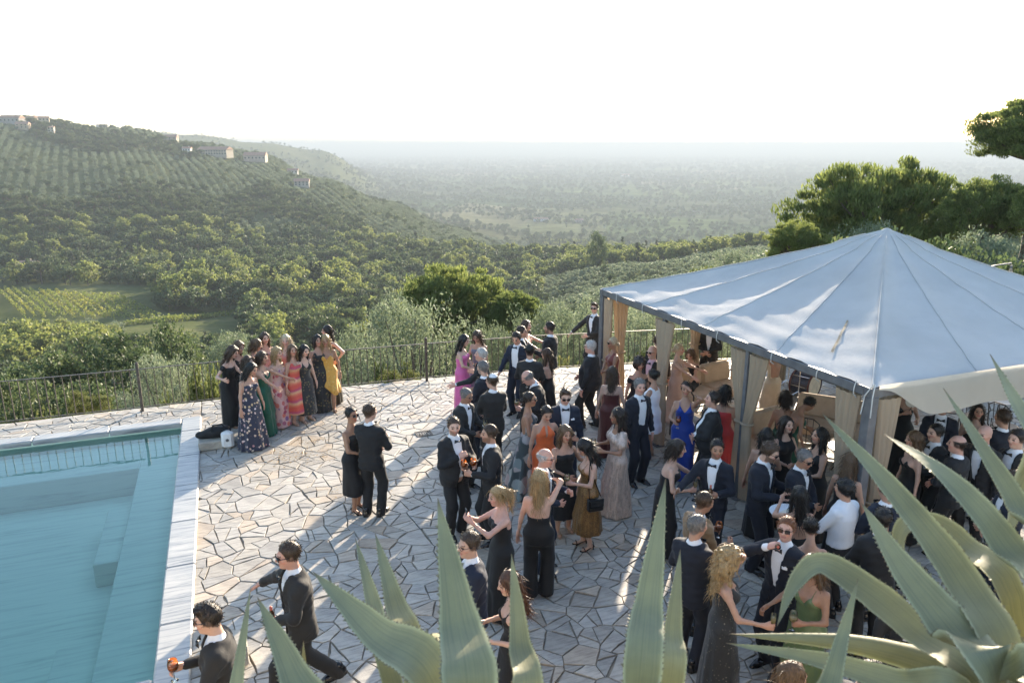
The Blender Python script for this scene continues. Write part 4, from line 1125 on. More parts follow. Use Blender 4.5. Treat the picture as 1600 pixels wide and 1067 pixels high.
def shoe_mesh(kind, mat):
    if kind == 'dress':
        def f(X, Y, Z):
            d = smin(cap(X, Y, Z, (0, -.055, .045), (0, .10, .030), .040, .036), cap(X, Y, Z, (0, .10, .026), (0, .175, .018), .036, .024), .03)
            d = smin(d, cap(X, Y, Z, (0, -.045, .05), (0, -.040, .115), .040, .042), .03); d = np.maximum(d, -Z+.012)
            sole = np.maximum(np.maximum(smin(cap(X, Y, 0*Z, (0, -.06, 0), (0, .12, 0), .040, .041), cap(X, Y, 0*Z, (0, .12, 0), (0, .185, 0), .041, .026), .03), Z-.018), -Z+.001)
            return np.minimum(d, sole)
        V, Fq = snet(f, (-.07, -.13, -.02), (.07, .24, .17), .0105)
        return mesh_np('shoe', V, Fq, [mat])
    b = MB()                               # heeled sandal
    b.add([(-.03, -.06, .075), (.03, -.06, .075), (.036, .02, .055), (.042, .10, .014), (.02, .165, .012), (-.02, .165, .012), (-.042, .10, .014), (-.036, .02, .055),
           (-.03, -.06, .062), (.03, -.06, .062), (.036, .02, .042), (.042, .10, .002), (.02, .165, .001), (-.02, .165, .001), (-.042, .10, .002), (-.036, .02, .042)],
          [(0, 1, 2, 7), (7, 2, 3, 6), (6, 3, 4, 5), (8, 15, 10, 9), (15, 14, 11, 10), (14, 13, 12, 11)]+[(i, i+8, (i+1) % 8+8, (i+1) % 8) for i in range(8)])
    b.tube([(0, -.045, .066), (0, -.055, .0)], [.016, .008], 6)
    b.tube([(-.042, .10, .02), (-.03, .105, .052), (0, .107, .06), (.03, .105, .052), (.042, .10, .02)], .008, 5); b.tube([(-.034, -.04, .08), (-.03, -.03, .15), (0, .012, .155), (.03, -.03, .15), (.034, -.04, .08)], .006, 5)
    return mesh_py('sandal', b.V, b.F, [mat])
M_SHOE = plain('black_leather', (.010, .010, .011), .22, var=.2)
M_SAND = plain('tan_leather', (.28, .19, .12), .4)
SHOE = {'dress': shoe_mesh('dress', M_SHOE), 'heel': shoe_mesh('heel', M_SAND), 'blackheel': shoe_mesh('heel', M_SHOE)}

# ---- fabrics
def cloth(name, col, rough=.8, sheen=.25, var=.12):
    k = ('cloth', name, tuple(col))
    if k in _MC: return _MC[k]
    t = NT(name); t.set(Roughness=rough, Sheen_Weight=sheen, Sheen_Roughness=.45)
    if max(col) < .06: t.b.inputs['Sheen Tint'].default_value = (.25, .25, .25, 1)
    v = t.coord(); n1 = t.noise(v, 5, 4, .6, .5); n2 = t.noise(t.coord('Object', (1, 1, .3)), 22, 4, .6, 1.2); c = np.array(col)
    t.l(t.ramp(n1.outputs[0], [(.3, tuple(c*(1-var))), (.7, tuple(np.minimum(c*(1+var), 1)))]), t.b.inputs['Base Color'])
    t.bump(n2.outputs[0], .28, .012); t.b.inputs['Specular IOR Level'].default_value = .3
    _MC[k] = t.m; return t.m
def floral(name, base, cols, scale=13.0, cover=.42, rough=.7):
    t = NT(name); t.set(Roughness=rough, Sheen_Weight=.2); v = t.coord()
    wn_ = t.noise(v, 9, 3); off = t.mix(v, wn_.outputs['Color'], .06)
    vo = t.n('ShaderNodeTexVoronoi'); vo.inputs['Scale'].default_value = scale; t.l(off, vo.inputs['Vector'])
    sp = t.n('ShaderNodeSeparateColor'); t.l(vo.outputs['Color'], sp.inputs[0])
    c = t.ramp(sp.outputs[0], [(i/max(1, len(cols)-1), q) for i, q in enumerate(cols)])
    msk = t.ramp(vo.outputs['Distance'], [(cover-.06, (1, 1, 1)), (cover+.02, (0, 0, 0))])
    sel = t.ramp(sp.outputs[1], [(.25, (0, 0, 0)), (.30, (1, 1, 1))])
    t.l(t.mix(base, c, t.mix(msk, sel, 1.0, 'MULTIPLY')), t.b.inputs['Base Color'])
    n2 = t.noise(t.coord('Object', (1, 1, .3)), 20, 3, .6, 1.0); t.bump(n2.outputs[0], .5, .015); return t.m
def banded(name, cols, scale=5.0, rough=.75):
    t = NT(name); t.set(Roughness=rough); sx = t.n('ShaderNodeSeparateXYZ'); tc = t.n('ShaderNodeTexCoord'); t.l(tc.outputs['Object'], sx.inputs[0])
    n = t.noise(tc.outputs['Object'], 3, 3); m = t.n('ShaderNodeMath', operation='MULTIPLY_ADD'); t.l(sx.outputs[2], m.inputs[0]); m.inputs[1].default_value = scale
    m2 = t.n('ShaderNodeMath', operation='MULTIPLY'); t.l(n.outputs[0], m2.inputs[0]); m2.inputs[1].default_value = .5; t.l(m2.outputs[0], m.inputs[2])
    fr = t.n('ShaderNodeMath', operation='FRACT'); t.l(m.outputs[0], fr.inputs[0])
    k = len(cols); r = t.ramp(fr.outputs[0], [(i/k, q) for i, q in enumerate(cols)]); t.t.nodes[-1].color_ramp.interpolation = 'CONSTANT' if False else 'LINEAR'
    t.l(r, t.b.inputs['Base Color']); n2 = t.noise(t.coord('Object', (1, 1, .3)), 20, 3); t.bump(n2.outputs[0], .4, .012); return t.m
def speckle(name, base, spark, scale=120, rough=.35, metal=.3):
    t = NT(name); t.set(Roughness=rough, Metallic=metal); n = t.noise(t.coord(), scale, 2, .6); n2 = t.noise(t.coord('Object', (1, 1, .25)), 14, 4, .6, 1.5)
    c = t.ramp(n.outputs[0], [(.42, base), (.6, spark)]); c = t.mix(c, t.ramp(n2.outputs[0], [(.35, (.5, .5, .5)), (.6, (1, 1, 1))]), .8, 'MULTIPLY')
    t.l(c, t.b.inputs['Base Color']); t.bump(n2.outputs[0], .5, .015); return t.m
BLACK = cloth('black_wool', (.017, .017, .018)); NAVY = cloth('navy_wool', (.014, .019, .034)); MIDN = cloth('midnight_wool', (.012, .014, .022)); COAL = cloth('soft_black_wool', (.026, .025, .024)); GREYS = cloth('charcoal_wool', (.045, .042, .04)); TAN = cloth('camel_wool', (.20, .12, .055))
WHITE = cloth('white_cotton', (.74, .74, .75), .8, .1, .05); PINKSH = cloth('pink_cotton', (.66, .42, .46), .8, .1); BSILK = cloth('black_satin', (.010, .010, .011), .35, .1)
DB = cloth('black_crepe', (.012, .012, .013), .7, .3)
FB = {
 'navyfloral': floral('navy_floral_tulle', (.018, .022, .045), [(.62, .45, .42), (.50, .36, .16), (.72, .62, .58), (.35, .13, .14)], 17, .40),
 'emerald': cloth('emerald_satin', (.006, .075, .045), .35, .1), 'pinkfloral': floral('pink_floral_silk', (.56, .33, .30), [(.34, .05, .09), (.62, .16, .10), (.16, .06, .20), (.70, .48, .34)], 11, .52),
 'coralband': banded('coral_banded_knit', [(.55, .075, .06), (.62, .17, .09), (.62, .36, .19), (.42, .06, .13), (.58, .09, .06)], 4.2), 'blackfloral': floral('black_floral_crepe', (.012, .012, .012), [(.10, .06, .03), (.14, .10, .04), (.05, .08, .03)], 16, .34),
 'yellow': floral('yellow_lace', (.62, .33, .055), [(.66, .42, .12), (.50, .24, .03)], 26, .5), 'olive': cloth('olive_velvet', (.045, .035, .018), .7), 'lilac': cloth('lilac_satin', (.42, .33, .42), .4), 'rose': cloth('rose_chiffon', (.58, .36, .33), .8),
 'coral': cloth('coral_crepe', (.58, .22, .17), .8), 'pink': cloth('hot_pink_satin', (.62, .13, .32), .35, .1), 'greydress': cloth('grey_satin', (.15, .15, .19), .4), 'tiedye': floral('painted_silk', (.030, .045, .05), [(.42, .42, .38), (.08, .14, .16), (.50, .36, .33), (.25, .30, .30)], 5.5, .55),
 'orange': cloth('orange_crepe', (.66, .13, .035), .6, .15), 'gold': speckle('gold_devore', (.12, .055, .018), (.36, .20, .07)), 'champ': speckle('champagne_sequin', (.52, .38, .31), (.66, .54, .46), 90, .4, .15), 'maroon': cloth('maroon_satin', (.085, .022, .020), .4, .1),
 'rust': cloth('rust_satin', (.20, .055, .040), .45, .1), 'blue': cloth('royal_blue_crepe', (.010, .045, .28), .5, .2), 'red': cloth('red_crepe', (.42, .035, .035), .6), 'white': WHITE, 'green': cloth('green_satin', (.11, .15, .065), .25, .05), 'greenb': cloth('bottle_green', (.012, .07, .035), .6),
 'ivory': cloth('ivory_satin', (.52, .40, .27), .35, .1), 'peach': cloth('peach_chiffon', (.62, .30, .20), .8), 'navy': cloth('navy_chiffon', (.02, .025, .05), .7), 'beaded': floral('black_beaded', (.011, .011, .011), [(.20, .18, .13), (.10, .09, .07)], 34, .22), 'black': DB, 'nude': cloth('nude_satin', (.52, .34, .27), .5),
}

def ik(a, t, l1, l2, pole):
    a = np.array(a, float); t = np.array(t, float); d = t-a; L = np.linalg.norm(d); L2 = min(L, (l1+l2)*.998); dn = d/L; t = a+dn*L2
    x = (l1*l1-l2*l2+L2*L2)/(2*L2); h = math.sqrt(max(l1*l1-x*x, 0)); p = np.array(pole, float); p = p-dn*(p@dn); p /= np.linalg.norm(p)+1e-9
    return a+dn*x+p*h, t
ARM = {  # wrist place for the right arm (x to the side, y ahead, z up), elbow pole, hand grips?
 'down': ((.27, .06, .84), (.4, -1, 0), 0), 'glass': ((.15, .30, 1.13), (.5, -.3, -1), 1), 'glassout': ((.26, .36, 1.10), (.6, -.3, -1), 1), 'chest': ((.04, .21, 1.24), (.8, 0, -.8), 1),
 'belly': ((.03, .23, 1.02), (.9, -.2, -.4), 0), 'face': ((.07, .20, 1.50), (.6, .5, -1), 1), 'brow': ((.05, .15, 1.66), (1, .5, -.3), 0), 'hip': ((.25, .02, 1.00), (1, -.5, 0), 0),
 'pocket': ((.23, .06, .90), (.7, -1, 0), 0), 'back': ((.06, -.17, .98), (1, -.4, 0), 0), 'reach': ((.30, .46, 1.15), (.5, -.4, -1), 0), 'out': ((.58, .22, 1.08), (.2, -1, -.5), 0), 'phone': ((.08, .40, 1.38), (.7, 0, -1), 1),
 'up': ((.22, .32, 1.78), (.8, .2, -.6), 0), 'across': ((-.16, .25, 1.12), (.8, .2, -.5), 0), 'mate': ((.42, .14, 1.16), (.4, -.6, -1), 0), 'tray': ((.20, .40, 1.12), (.5, -.4, -1), 1), 'swing': ((.24, .30, .94), (.4, -1, 0), 0), 'swingb': ((.25, -.22, .90), (.4, -1, 0), 0), 'lap': ((.10, .34, .60), (.8, -.4, 0), 0), 'rail': ((.52, .22, .98), (.3, -1, .2), 0), 'hair': ((.11, .06, 1.70), (1, .6, 0), 0), 'bottle': ((.02, .25, 1.50), (.9, .4, -.6), 1),
}
TZM = ([-.14, -.02, .10, .25, .38, .46, .52, .56], [.115, .165, .152, .165, .182, .172, .085, .055], [.085, .118, .108, .118, .122, .098, .070, .055])
TZF = ([-.14, -.02, .10, .22, .33, .42, .49, .54], [.115, .176, .124, .136, .146, .146, .075, .045], [.090, .118, .086, .100, .112, .080, .058, .045])
NPERS = 0
DRINKS = []
def person(label, sex, hx, hy, h, face, hair, hc, skin, outfit, L='down', R='down', lean=0.0, side=0.0, twist=0.0, hyaw=0.0, hpitch=0.0, legs='stand', eye=None, beard=None, drink=None, belly=0.0, who=None, z0=0.0, shoes=None, square=False):
    global NPERS
    NPERS += 1; rng = random.Random(NPERS*13+5); s = h/1.75; male = sex == 'm'
    # --- skeleton
    pel = np.array([0, 0, .93]); fl = np.array([-.10, .0, .08]); fr = np.array([.10, .02, .08])
    j = rng.uniform(-.03, .03); fl[1] += j; fr[1] -= j
    if legs == 'walk': fl[:] = (-.08, .32, .10); fr[:] = (.08, -.34, .14); pel[2] = .885
    elif legs == 'step': fl[:] = (-.09, .14, .08); fr[:] = (.09, -.14, .10); pel[2] = .915
    elif legs == 'wide': fl[0] = -.17; fr[0] = .17; pel[2] = .905
    elif legs == 'sit': pel[:] = (0, -.05, .52); fl[:] = (-.10, .42, .08); fr[:] = (.10, .40, .08)
    Rt = rotm('z', twist) @ rotm('x', -lean) @ rotm('y', side)
    zs, A, B = (TZM if male else TZF); A = np.array(A); B = np.array(B)
    def T(p): return pel+Rt @ np.array(p, float)
    shw = .178 if male else .156; shz = .455 if male else .430
    sh = {-1: T((-shw, -.01, shz)), 1: T((shw, -.01, shz))}
    neck = T((0, -.015, .52)); Rh = Rt @ rotm('z', -hyaw) @ rotm('x', -hpitch)
    hd = T((0, .005, .545)) + Rh @ np.array([0, .025, .155])   # head centre
    top = hd + Rh @ np.array([0, -.01, .125])
    arms = {}
    for sd, nm in ((-1, L), (1, R)):
        w, pole, grip = ARM[nm]; w = np.array(w, float); w[0] *= sd; pole = np.array(pole, float); pole[0] *= sd
        if legs == 'sit' and nm not in ('lap',): w[2] -= .41
        k = pel+Rt @ (w-np.array([0, 0, .93])) if legs != 'sit' else w if nm == 'lap' else pel+Rt @ (w-np.array([0, 0, .52]))
        if nm in ('down', 'pocket', 'rail', 'lap'): k = w.copy(); k[:2] += (sh[sd]-np.array([sd*shw, 0, 0]))[:2]*(.7 if nm == 'down' else .3)
        la, lb = (.295, .262) if male else (.280, .250)
        el, wr = ik(sh[sd], k, la, lb, Rt @ pole)
        arms[sd] = (sh[sd], el, wr, grip)
    hips = {-1: pel+np.array([-.092, 0, -.03]), 1: pel+np.array([.092, 0, -.03])}; kn = {}; an = {}
    for sd, ft in ((-1, fl), (1, fr)):
        kn[sd], an[sd] = ik(hips[sd], ft, .425, .425, (sd*.12, 1, 0))
    ar_r = (.050, .041, .034, .027) if male else (.041, .034, .030, .022)
    # --- place: the head top is seen at (hx,hy)
    r = math.pi+RAD(face); P = at_z(hx, hy, top[2]*s+z0)
    off = np.array([math.cos(r)*top[0]-math.sin(r)*top[1], math.sin(r)*top[0]+math.cos(r)*top[1]])*s
    e = empty('person', (P[0]-off[0], P[1]-off[1], z0), r); e.scale = (s, s, s); tag(e, label, 'person', 'guests at the terrace party')
    sc = np.array(SK[skin])*rng.uniform(.92, 1.08)
    hcol = np.array(HC[hc])
    bz = A*0+1
    B2 = B.copy(); A2 = A.copy()
    if belly: A2[1:4] += belly*.5; B2[1:4] += belly
    yc = [0]*len(zs)
    if belly: yc = [0, belly*.4, belly*.5, belly*.4, 0, 0, 0, 0]
    def torso(X, Y, Z, offs=0.0, p=2.25):
        u, v, w = local(X, Y, Z, pel, Rt); d = loft(u, v, w, zs, A2, B2, yc, p, offs)
        if not male:
            for sd in (-1, 1): d = smin(d, np.sqrt((u-f32(sd*.070))**2+(v-f32(.082))**2+(w-f32(.335))**2)-f32(.058+offs), .04)
        return d, u, v, w
    def limbs(X, Y, Z, d, offs=0.0, legs_=True, arms_=True, lo=True):
        if arms_:
            for sd in (-1, 1):
                a, el, wr, g = arms[sd]
                d = smin(d, cap(X, Y, Z, a, el, ar_r[0]+offs, ar_r[1]+offs), .045); d = smin(d, cap(X, Y, Z, el, wr, ar_r[2]+.004+offs, ar_r[3]+offs), .02)
        if legs_:
            t0, t1, t2 = (.088, .060, .042) if male else (.086, .055, .036)
            for sd in (-1, 1):
                d = smin(d, cap(X, Y, Z, hips[sd], kn[sd], t0+offs, t1+offs), .05); c2 = kn[sd]*.66+an[sd]*.34+np.array([0, -.012, 0])
                d = smin(d, cap(X, Y, Z, kn[sd], c2, t1*.92+offs, t1*.96+offs), .02); d = smin(d, cap(X, Y, Z, c2, an[sd], t1*.96+offs, t2+offs), .02)
        return d
    pts = np.array([pel, top, neck]+[q for sd in (-1, 1) for q in (*arms[sd][:3], kn[sd], an[sd])])
    # --- body: one skin
    def fbody(X, Y, Z):
        d, u, v, w = torso(X, Y, Z, -.014 if male else 0.0); d = limbs(X, Y, Z, d, -.011 if male else 0.0); d = smin(d, cap(X, Y, Z, neck-np.array([0, 0, .06]), hd+Rh @ np.array([0, -.03, -.07]), .056 if male else .046, .05 if male else .042), .04)
        for sd in (-1, 1):
            f_ = an[sd]; d = smin(d, cap(X, Y, Z, (f_[0], f_[1]-.02, f_[2]-.035), (f_[0]+sd*.015, f_[1]+.13, .025+max(0, f_[2]-.08)*.6), .034, .024), .03)
        return d
    hh = .036 if male else .026
    lo = pts.min(0)-np.array([.2, .22, .12]); hi = pts.max(0)+np.array([.2, .26, .0]); lo[2] = -.03; hi[2] = hd[2]-.06
    Vb, Fb = snet(fbody, lo, hi, hh); Cb = np.tile(sc, (len(Vb), 1))
    Vh, Fh = HEAD[('m', 1 if belly or beard else 0) if male else ('f', 0)]
    ch = np.tile(sc, (len(Vh), 1)); x, y, z = np.abs(Vh[:, 0]), Vh[:, 1], Vh[:, 2]
    lip = (x < .024) & (np.abs(z+.057) < .0125) & (y > .078); lc = np.array([.40, .12, .11]) if male else np.array([.42, .07, .075]); ch[lip] = ch[lip]*.35+lc*.65
    bro = (np.abs(z-.031-.03*(x-.03)*0) < .006) & (x > .012) & (x < .05) & (y > .065); ch[bro] = hcol*.7+sc*.2
    eyp = (np.abs(z-.008) < .0085) & (x > .018) & (x < .045) & (y > .072); ch[eyp] = np.array([.06, .04, .03])
    chk = (np.hypot(x-.042, z+.028) < .024) & (y > .04); ch[chk] *= np.array([1.08, .92, .92])
    if hair in ('short', 'crew', 'quiff', 'curlytop', 'kippah', 'fringe', 'sleek', 'bun', 'updo', 'pony'):
        hl = np.interp(y, _hl, [-.082, -.072, -.025, -.018, .040, .076, .092])-.012; kk = np.clip((z-hl)/.02, 0, 1)*.85*(z < (.05 if hair == 'fringe' else 9)); ch = ch*(1-kk[:, None])+hcol*kk[:, None]
    if beard:
        bm = (z < -.030) & (y > -.005) & (z > -.125) & ~((x < .020) & (z > -.066) & (z < -.048) & (y > .08)) & ~((z > -.044) & (x < .04)); ch[bm] = ch[bm]*(1-beard)+np.array(HC['white' if hc == 'white' else hc])*beard
    Vs = [Vb, hd+Vh @ Rh.T]; Fs = [Fb, Fh+len(Vb)]; Cs = [Cb, ch]; n = len(Vb)+len(Vh); grips = {}
    for sd in (-1, 1):
        a, el, wr, g = arms[sd]; Vn, Fn = HAND[g]
        d = (wr-el)/np.linalg.norm(wr-el)
        nm = (L if sd < 0 else R)
        if nm == 'down': d = d*.6+np.array([0, 0.05, -.6]); d /= np.linalg.norm(d)
        nrm = Rt @ np.array([sd*.8, .55, .1])
        if nm in ('brow', 'hair'): nrm = Rt @ np.array([sd*.3, .2, .9])
        nrm = nrm-d*(nrm@d); nrm /= np.linalg.norm(nrm); th = np.cross(nrm, d) if sd > 0 else np.cross(d, nrm)
        Bs = np.stack([th, d, nrm], 1)*(1.0 if male else .88)
        Vs.append(wr+Vn @ Bs.T); Fs.append((Fn[:, ::-1] if sd > 0 else Fn)+n); hcx = np.tile(sc*np.array([1.04, .97, .96]), (len(Vn), 1)); Cs.append(hcx); n += len(Vn)
        grips[sd] = wr+d*.088-nrm*.034
    mobj('body', mesh_np('body', np.concatenate(Vs), np.concatenate(Fs), [M_SKIN], True, np.concatenate(Cs)), e)
    # --- head wear
    def headpart(name, me, mat=None, sc_=1.0):
        o = mobj(name, me, e); o.matrix_local = Matrix.Translation(Vector(hd)) @ Matrix(Rh.tolist()).to_4x4() @ Matrix.Scale(sc_, 4)
        if mat is not None: o.material_slots[0].link = 'OBJECT'; o.material_slots[0].material = mat
        return o
    if hair and hair != 'bald': headpart('hair', hair_mesh('short' if hair == 'headband' else hair), m_hair(HC[hc]))
    if hair == 'kippah':
        b = MB(); b.lathe([(.0, .134), (.03, .130), (.056, .115), (.074, .088), (.076, .084)], 16, (0, -.03, 0)); headpart('skullcap', mesh_py('skullcap', b.V, b.F, [WHITE], True))
    if eye == 'shades': headpart('sunglasses', SHADES)
    if eye == 'specs': headpart('spectacles', SPECS)
    # --- clothes
    kind = outfit[0]; gl = 0
    if kind in ('tux', 'waiter'):
        jm = outfit[1]; jm = rng.choice((BLACK, BLACK, COAL, MIDN)) if jm is BLACK and kind == 'tux' else jm; shm = outfit[2] if len(outfit) > 2 else WHITE; open_ = kind == 'waiter'
        def fsh(X, Y, Z):
            d, u, v, w = torso(X, Y, Z, .002 if not open_ else .022); d = np.maximum(d, w-.555); d = np.maximum(d, .0-w)
            nk = np.maximum(cap(X, Y, Z, neck-np.array([0, 0, .05]), neck+Rt @ np.array([0, .014, .046]), .062, .0568), .40-w); d = smin(d, nk, .015)
            for sd in (-1, 1):
                a, el, wr, g = arms[sd]
                if open_:
                    d = smin(d, cap(X, Y, Z, a, el, .066, .056), .04); d = smin(d, cap(X, Y, Z, el, wr, .056, .040), .02)
                else: d = np.minimum(d, cap(X, Y, Z, wr*.86+el*.14, wr*.985+el*.015, .042, .036))
            return d
        q = np.array([neck, pel, *[p for sd in (-1, 1) for p in arms[sd][:3]]]); lo = q.min(0)-.14; hi = q.max(0)+.14
        me = mesh_np('shirt', *snet(fsh, lo, hi, .021 if not open_ else .017), [shm]); mobj('shirt', me, e)
        if not open_:
            buttoned = rng.random() < .6; hem = -.155
            def fj(X, Y, Z):
                u, v, w = local(X, Y, Z, pel, Rt)
                zj = [hem, -.02, .10, .25, .38, .455, .50, .53]; aj = np.array([.190, .184, .166, .178, .194, .188, .142, .090])+(A2-A); bj = np.array([.142, .140, .128, .136, .142, .120, .104, .090])+(B2-B)
                d = loft(u, v, w, zj, aj, bj, yc, 2.5)
                for sd in (-1, 1):
                    a, el, wr, g = arms[sd]; a2 = a+Rt @ np.array([-sd*.012, 0, -.012])
                    d = smin(d, cap(X, Y, Z, a2, el, .066, .057), .05); d = smin(d, cap(X, Y, Z, el, wr*.90+el*.10, .056, .045), .025)
                # sleeve and body creases
                d = d+.0055*np.sin(38*Z+22*X+9*Y)*np.sin(15*X-21*Z+4)+.003*np.sin(70*Z-35*X+20*Y)
                vw = itab(w, [-.16, .06, .10, .30, .46, .54], [.06, .022, .012, .055, .070, .072] if buttoned else [.12, .075, .065, .075, .080, .080])
                edge = np.abs(u)-vw
                lap = np.where((edge > 0) & (edge < .042) & (w > .08), f32(.007), f32(0)); front = v > .02
                d = np.where(front, d-lap, d)
                cutv = np.where(front, -edge, -1.0); d = np.maximum(d, cutv)
                nkc = cap(X, Y, Z, neck, neck+Rt @ np.array([0, .035, .15]), .054, .085); d = np.maximum(d, -nkc)
                return d
            lo = q.min(0)-np.array([.19, .19, .0]); hi = q.max(0)+.16; lo[2] = min(pel[2]-.20, q[:, 2].min()-.08)
            me = mesh_np('jacket', *snet(fj, lo, hi, .0188), [jm]); jo = mobj('jacket', me, e)
            cz = .505; cf = float(np.interp(.47, zs, B))+.045
            b = MB(); M = Matrix((Rt).tolist()).to_4x4()
            for sd in (-1, 1): b.add([T((sd*.008, cf, cz+.010)), T((sd*.055, cf-.012, cz+.028)), T((sd*.058, cf-.012, cz-.028)), T((sd*.008, cf, cz-.010)), T((sd*.008, cf+.018, cz)), T((sd*.05, cf+.016, cz))], [(0, 1, 5, 4), (4, 5, 2, 3), (0, 4, 3), (1, 2, 5)])
            b.box(T((0, cf+.008, cz)), (.022, .022, .024), M, bev=.005); b.build('bow_tie', BSILK, e)
            if square:
                sx = .105; b = MB(); yy = .128; b.add([T((-sx-.03, yy, .335)), T((-sx+.03, yy+.01, .335)), T((-sx+.034, yy+.008, .372)), T((-sx+.01, yy+.012, .360)), T((-sx-.012, yy+.006, .375)), T((-sx-.03, yy, .362)), T((-sx, yy+.03, .345))], [(0, 1, 6), (1, 2, 6), (2, 3, 6), (3, 4, 6), (4, 5, 6), (5, 0, 6)]); b.build('pocket_square', WHITE, jo)
        tm = outfit[3] if len(outfit) > 3 else (jm if jm is not TAN else BLACK)
        if open_: tm = BLACK
        def ft(X, Y, Z):
            u, v, w = local(X, Y, Z, pel, np.eye(3)); d = loft(u, v, w, [-.12, -.02, .06, .12], [.13, .175, .168+belly*.5, .155+belly*.5], [.105, .128, .118+belly, .112+belly], None, 2.3)
            for sd in (-1, 1):
                hm = an[sd]+np.array([0, -.005, -.035])
                l1 = cap(X, Y, Z, hips[sd], kn[sd], .100, .080); l2 = cap(X, Y, Z, kn[sd], hm, .080, .072)
                d = smin(d, smin(l1, l2, .03), .03)
            return d+.0055*np.sin(31*Z+12*X+15*Y)*np.sin(17*X+23*Y+6*Z)
        q2 = np.array([pel, an[-1], an[1], kn[-1], kn[1]]); lo = q2.min(0)-np.array([.2, .2, .09]); hi = q2.max(0)+np.array([.2, .2, .15]); lo[2] = max(lo[2], -.01)
        mobj('trousers', mesh_np('trousers', *snet(ft, lo, hi, .026), [tm]), e)
        shoe = 'dress'
    else:
        # dress: ('dress', fabric, top, hem height, hip width, hem width, folds)
        fab = FB[outfit[1]]; topk, hem, wk, wh, folds = outfit[2:7]; ph = rng.uniform(0, 6)
        neckz = {'strapless': .385, 'straps': .375, 'slip': .36, 'halter': .40, 'high': .50, 'vneck': .40, 'off': .385, 'one': .40, 'tank': .44, 'lowback': .40, 'cape': .47}[topk]
        jump = kind == 'jumpsuit'; sit = legs == 'sit'
        cfx = (fl+fr)/2
        def fd(X, Y, Z):
            d, u, v, w = torso(X, Y, Z, .013)
            if topk in ('tank', 'high', 'cape'): nl = np.where(np.abs(u) < .07, f32(neckz-.06), f32(neckz))-np.maximum(np.abs(u)-.115, 0)*2.2
            elif topk in ('vneck', 'slip', 'straps'): nl = f32(neckz-.09)+np.minimum(np.abs(u), .075)*1.35-np.maximum(np.abs(u)-.085, 0)*1.6
            elif topk == 'halter': nl = f32(.47)-np.maximum(np.abs(u)-.035, 0)*1.3; nl = np.where(np.abs(u) < .016, f32(.28), nl)
            elif topk == 'one': nl = f32(neckz-.01)+u*.45
            else: nl = f32(neckz)-.02*np.cos(u*18)*0+0*u
            back = v < -.02
            bl = {'strapless': .30, 'straps': .22, 'slip': .16, 'halter': .12, 'high': .48, 'vneck': .24, 'off': .36, 'one': .36, 'tank': .38, 'lowback': .05, 'cape': .46}[topk]
            nl = np.where(back, np.minimum(nl, f32(bl)), nl)
            d = np.maximum(d, (w-nl)*.8)
            fr_ = float(np.interp(.30, zs, B))+.02
            if topk in ('straps', 'slip', 'vneck', 'lowback'):
                for sd in (-1, 1):
                    rr = .0125 if topk == 'vneck' else .0085
                    d = np.minimum(d, cap(X, Y, Z, T((sd*.075, fr_+.012, .36)), T((sd*.088, .055, .455)), rr, rr)); d = np.minimum(d, cap(X, Y, Z, T((sd*.088, .055, .455)), T((sd*.088, -.03, .468)), rr, rr)); d = np.minimum(d, cap(X, Y, Z, T((sd*.088, -.03, .468)), T((sd*.06, -.10, bl)), rr, rr))
            if topk == 'off':
                for sd in (-1, 1):
                    a, el = arms[sd][:2]; m1 = a*.80+el*.20; m2 = a*.66+el*.34; d = np.minimum(d, cap(X, Y, Z, m1, m2, .053, .051))
            if topk == 'cape':
                for sd in (-1, 1):
                    a, el = arms[sd][:2]; d = np.minimum(d, cap(X, Y, Z, a, a*.5+el*.5, .066, .085)+.008*np.sin(70*Z)*np.sin(60*Y))
            d = np.maximum(d, (-.13 if (jump or sit) else -.02)-w)
            if jump or sit:
                for sd in (-1, 1):
                    hm = an[sd]+np.array([0, 0, -.03]); tgt = hm if jump else (kn[sd]*.35+an[sd]*.65)
                    l1 = cap(X, Y, Z, hips[sd], kn[sd], .106, .090); l2 = cap(X, Y, Z, kn[sd], tgt, .090, .098); d = smin(d, smin(l1, l2, .03), .03 if jump else .09)
                d = smin(d, np.maximum(loft(*local(X, Y, Z, pel, np.eye(3)), [-.17, -.02, .10], [.16, .190, .140], [.115, .136, .105]), 0*X-9), .03)
            else:
                zh = hem-.93
                zt = [zh, zh*.62, -.20, -.03, .11]; at_ = [wh, (wh+wk)/2, max(wk, .192), .192, .138]; bt = [wh*.92, (wh+wk)/2*.9, max(wk*.80, .145), .136, .100]
                x, y, z = X-f32(pel[0]), Y-f32(pel[1]), Z-f32(pel[2])
                k = np.clip(-z/.93, 0, 1); x = x-f32(cfx[0]-pel[0])*k; y = y-f32(cfx[1]-pel[1])*k
                if folds:
                    ang = np.arctan2(y, x+1e-6); m = 1+(.035+.05*(wh > .25))*np.sin(folds*ang+ph+2.2*np.sin(2*ang+ph))*np.clip((-z-.05)/.5, 0, 1)+.02*np.sin(2.3*folds*ang+1)*np.clip((-z-.1)/.4, 0, 1); x = x/m; y = y/m
                sk = loft(x, y, z, zt, at_, bt, None, 2.1)
                if len(outfit) > 7:                     # slanted, ruffled hem
                    sk = np.maximum(sk, (f32(hem)+outfit[7]*(x+.1)-Z)*.7)
                d = smin(d, sk, .035)
                for sd in (-1, 1):
                    lg = smin(cap(X, Y, Z, hips[sd], kn[sd], .100, .072), cap(X, Y, Z, kn[sd], kn[sd]*.35+an[sd]*.65, .072, .066), .03)
                    d = smin(d, np.maximum(lg, (f32(hem)+(outfit[7]*(x+.1) if len(outfit) > 7 else 0)-Z)), .06)
            return d
        q = np.array([neck, pel, an[-1], an[1], kn[-1], kn[1], arms[-1][0], arms[1][0], arms[1][1], arms[-1][1]]); w_ = max(wh if not (jump or sit) else .1, .2)+.05
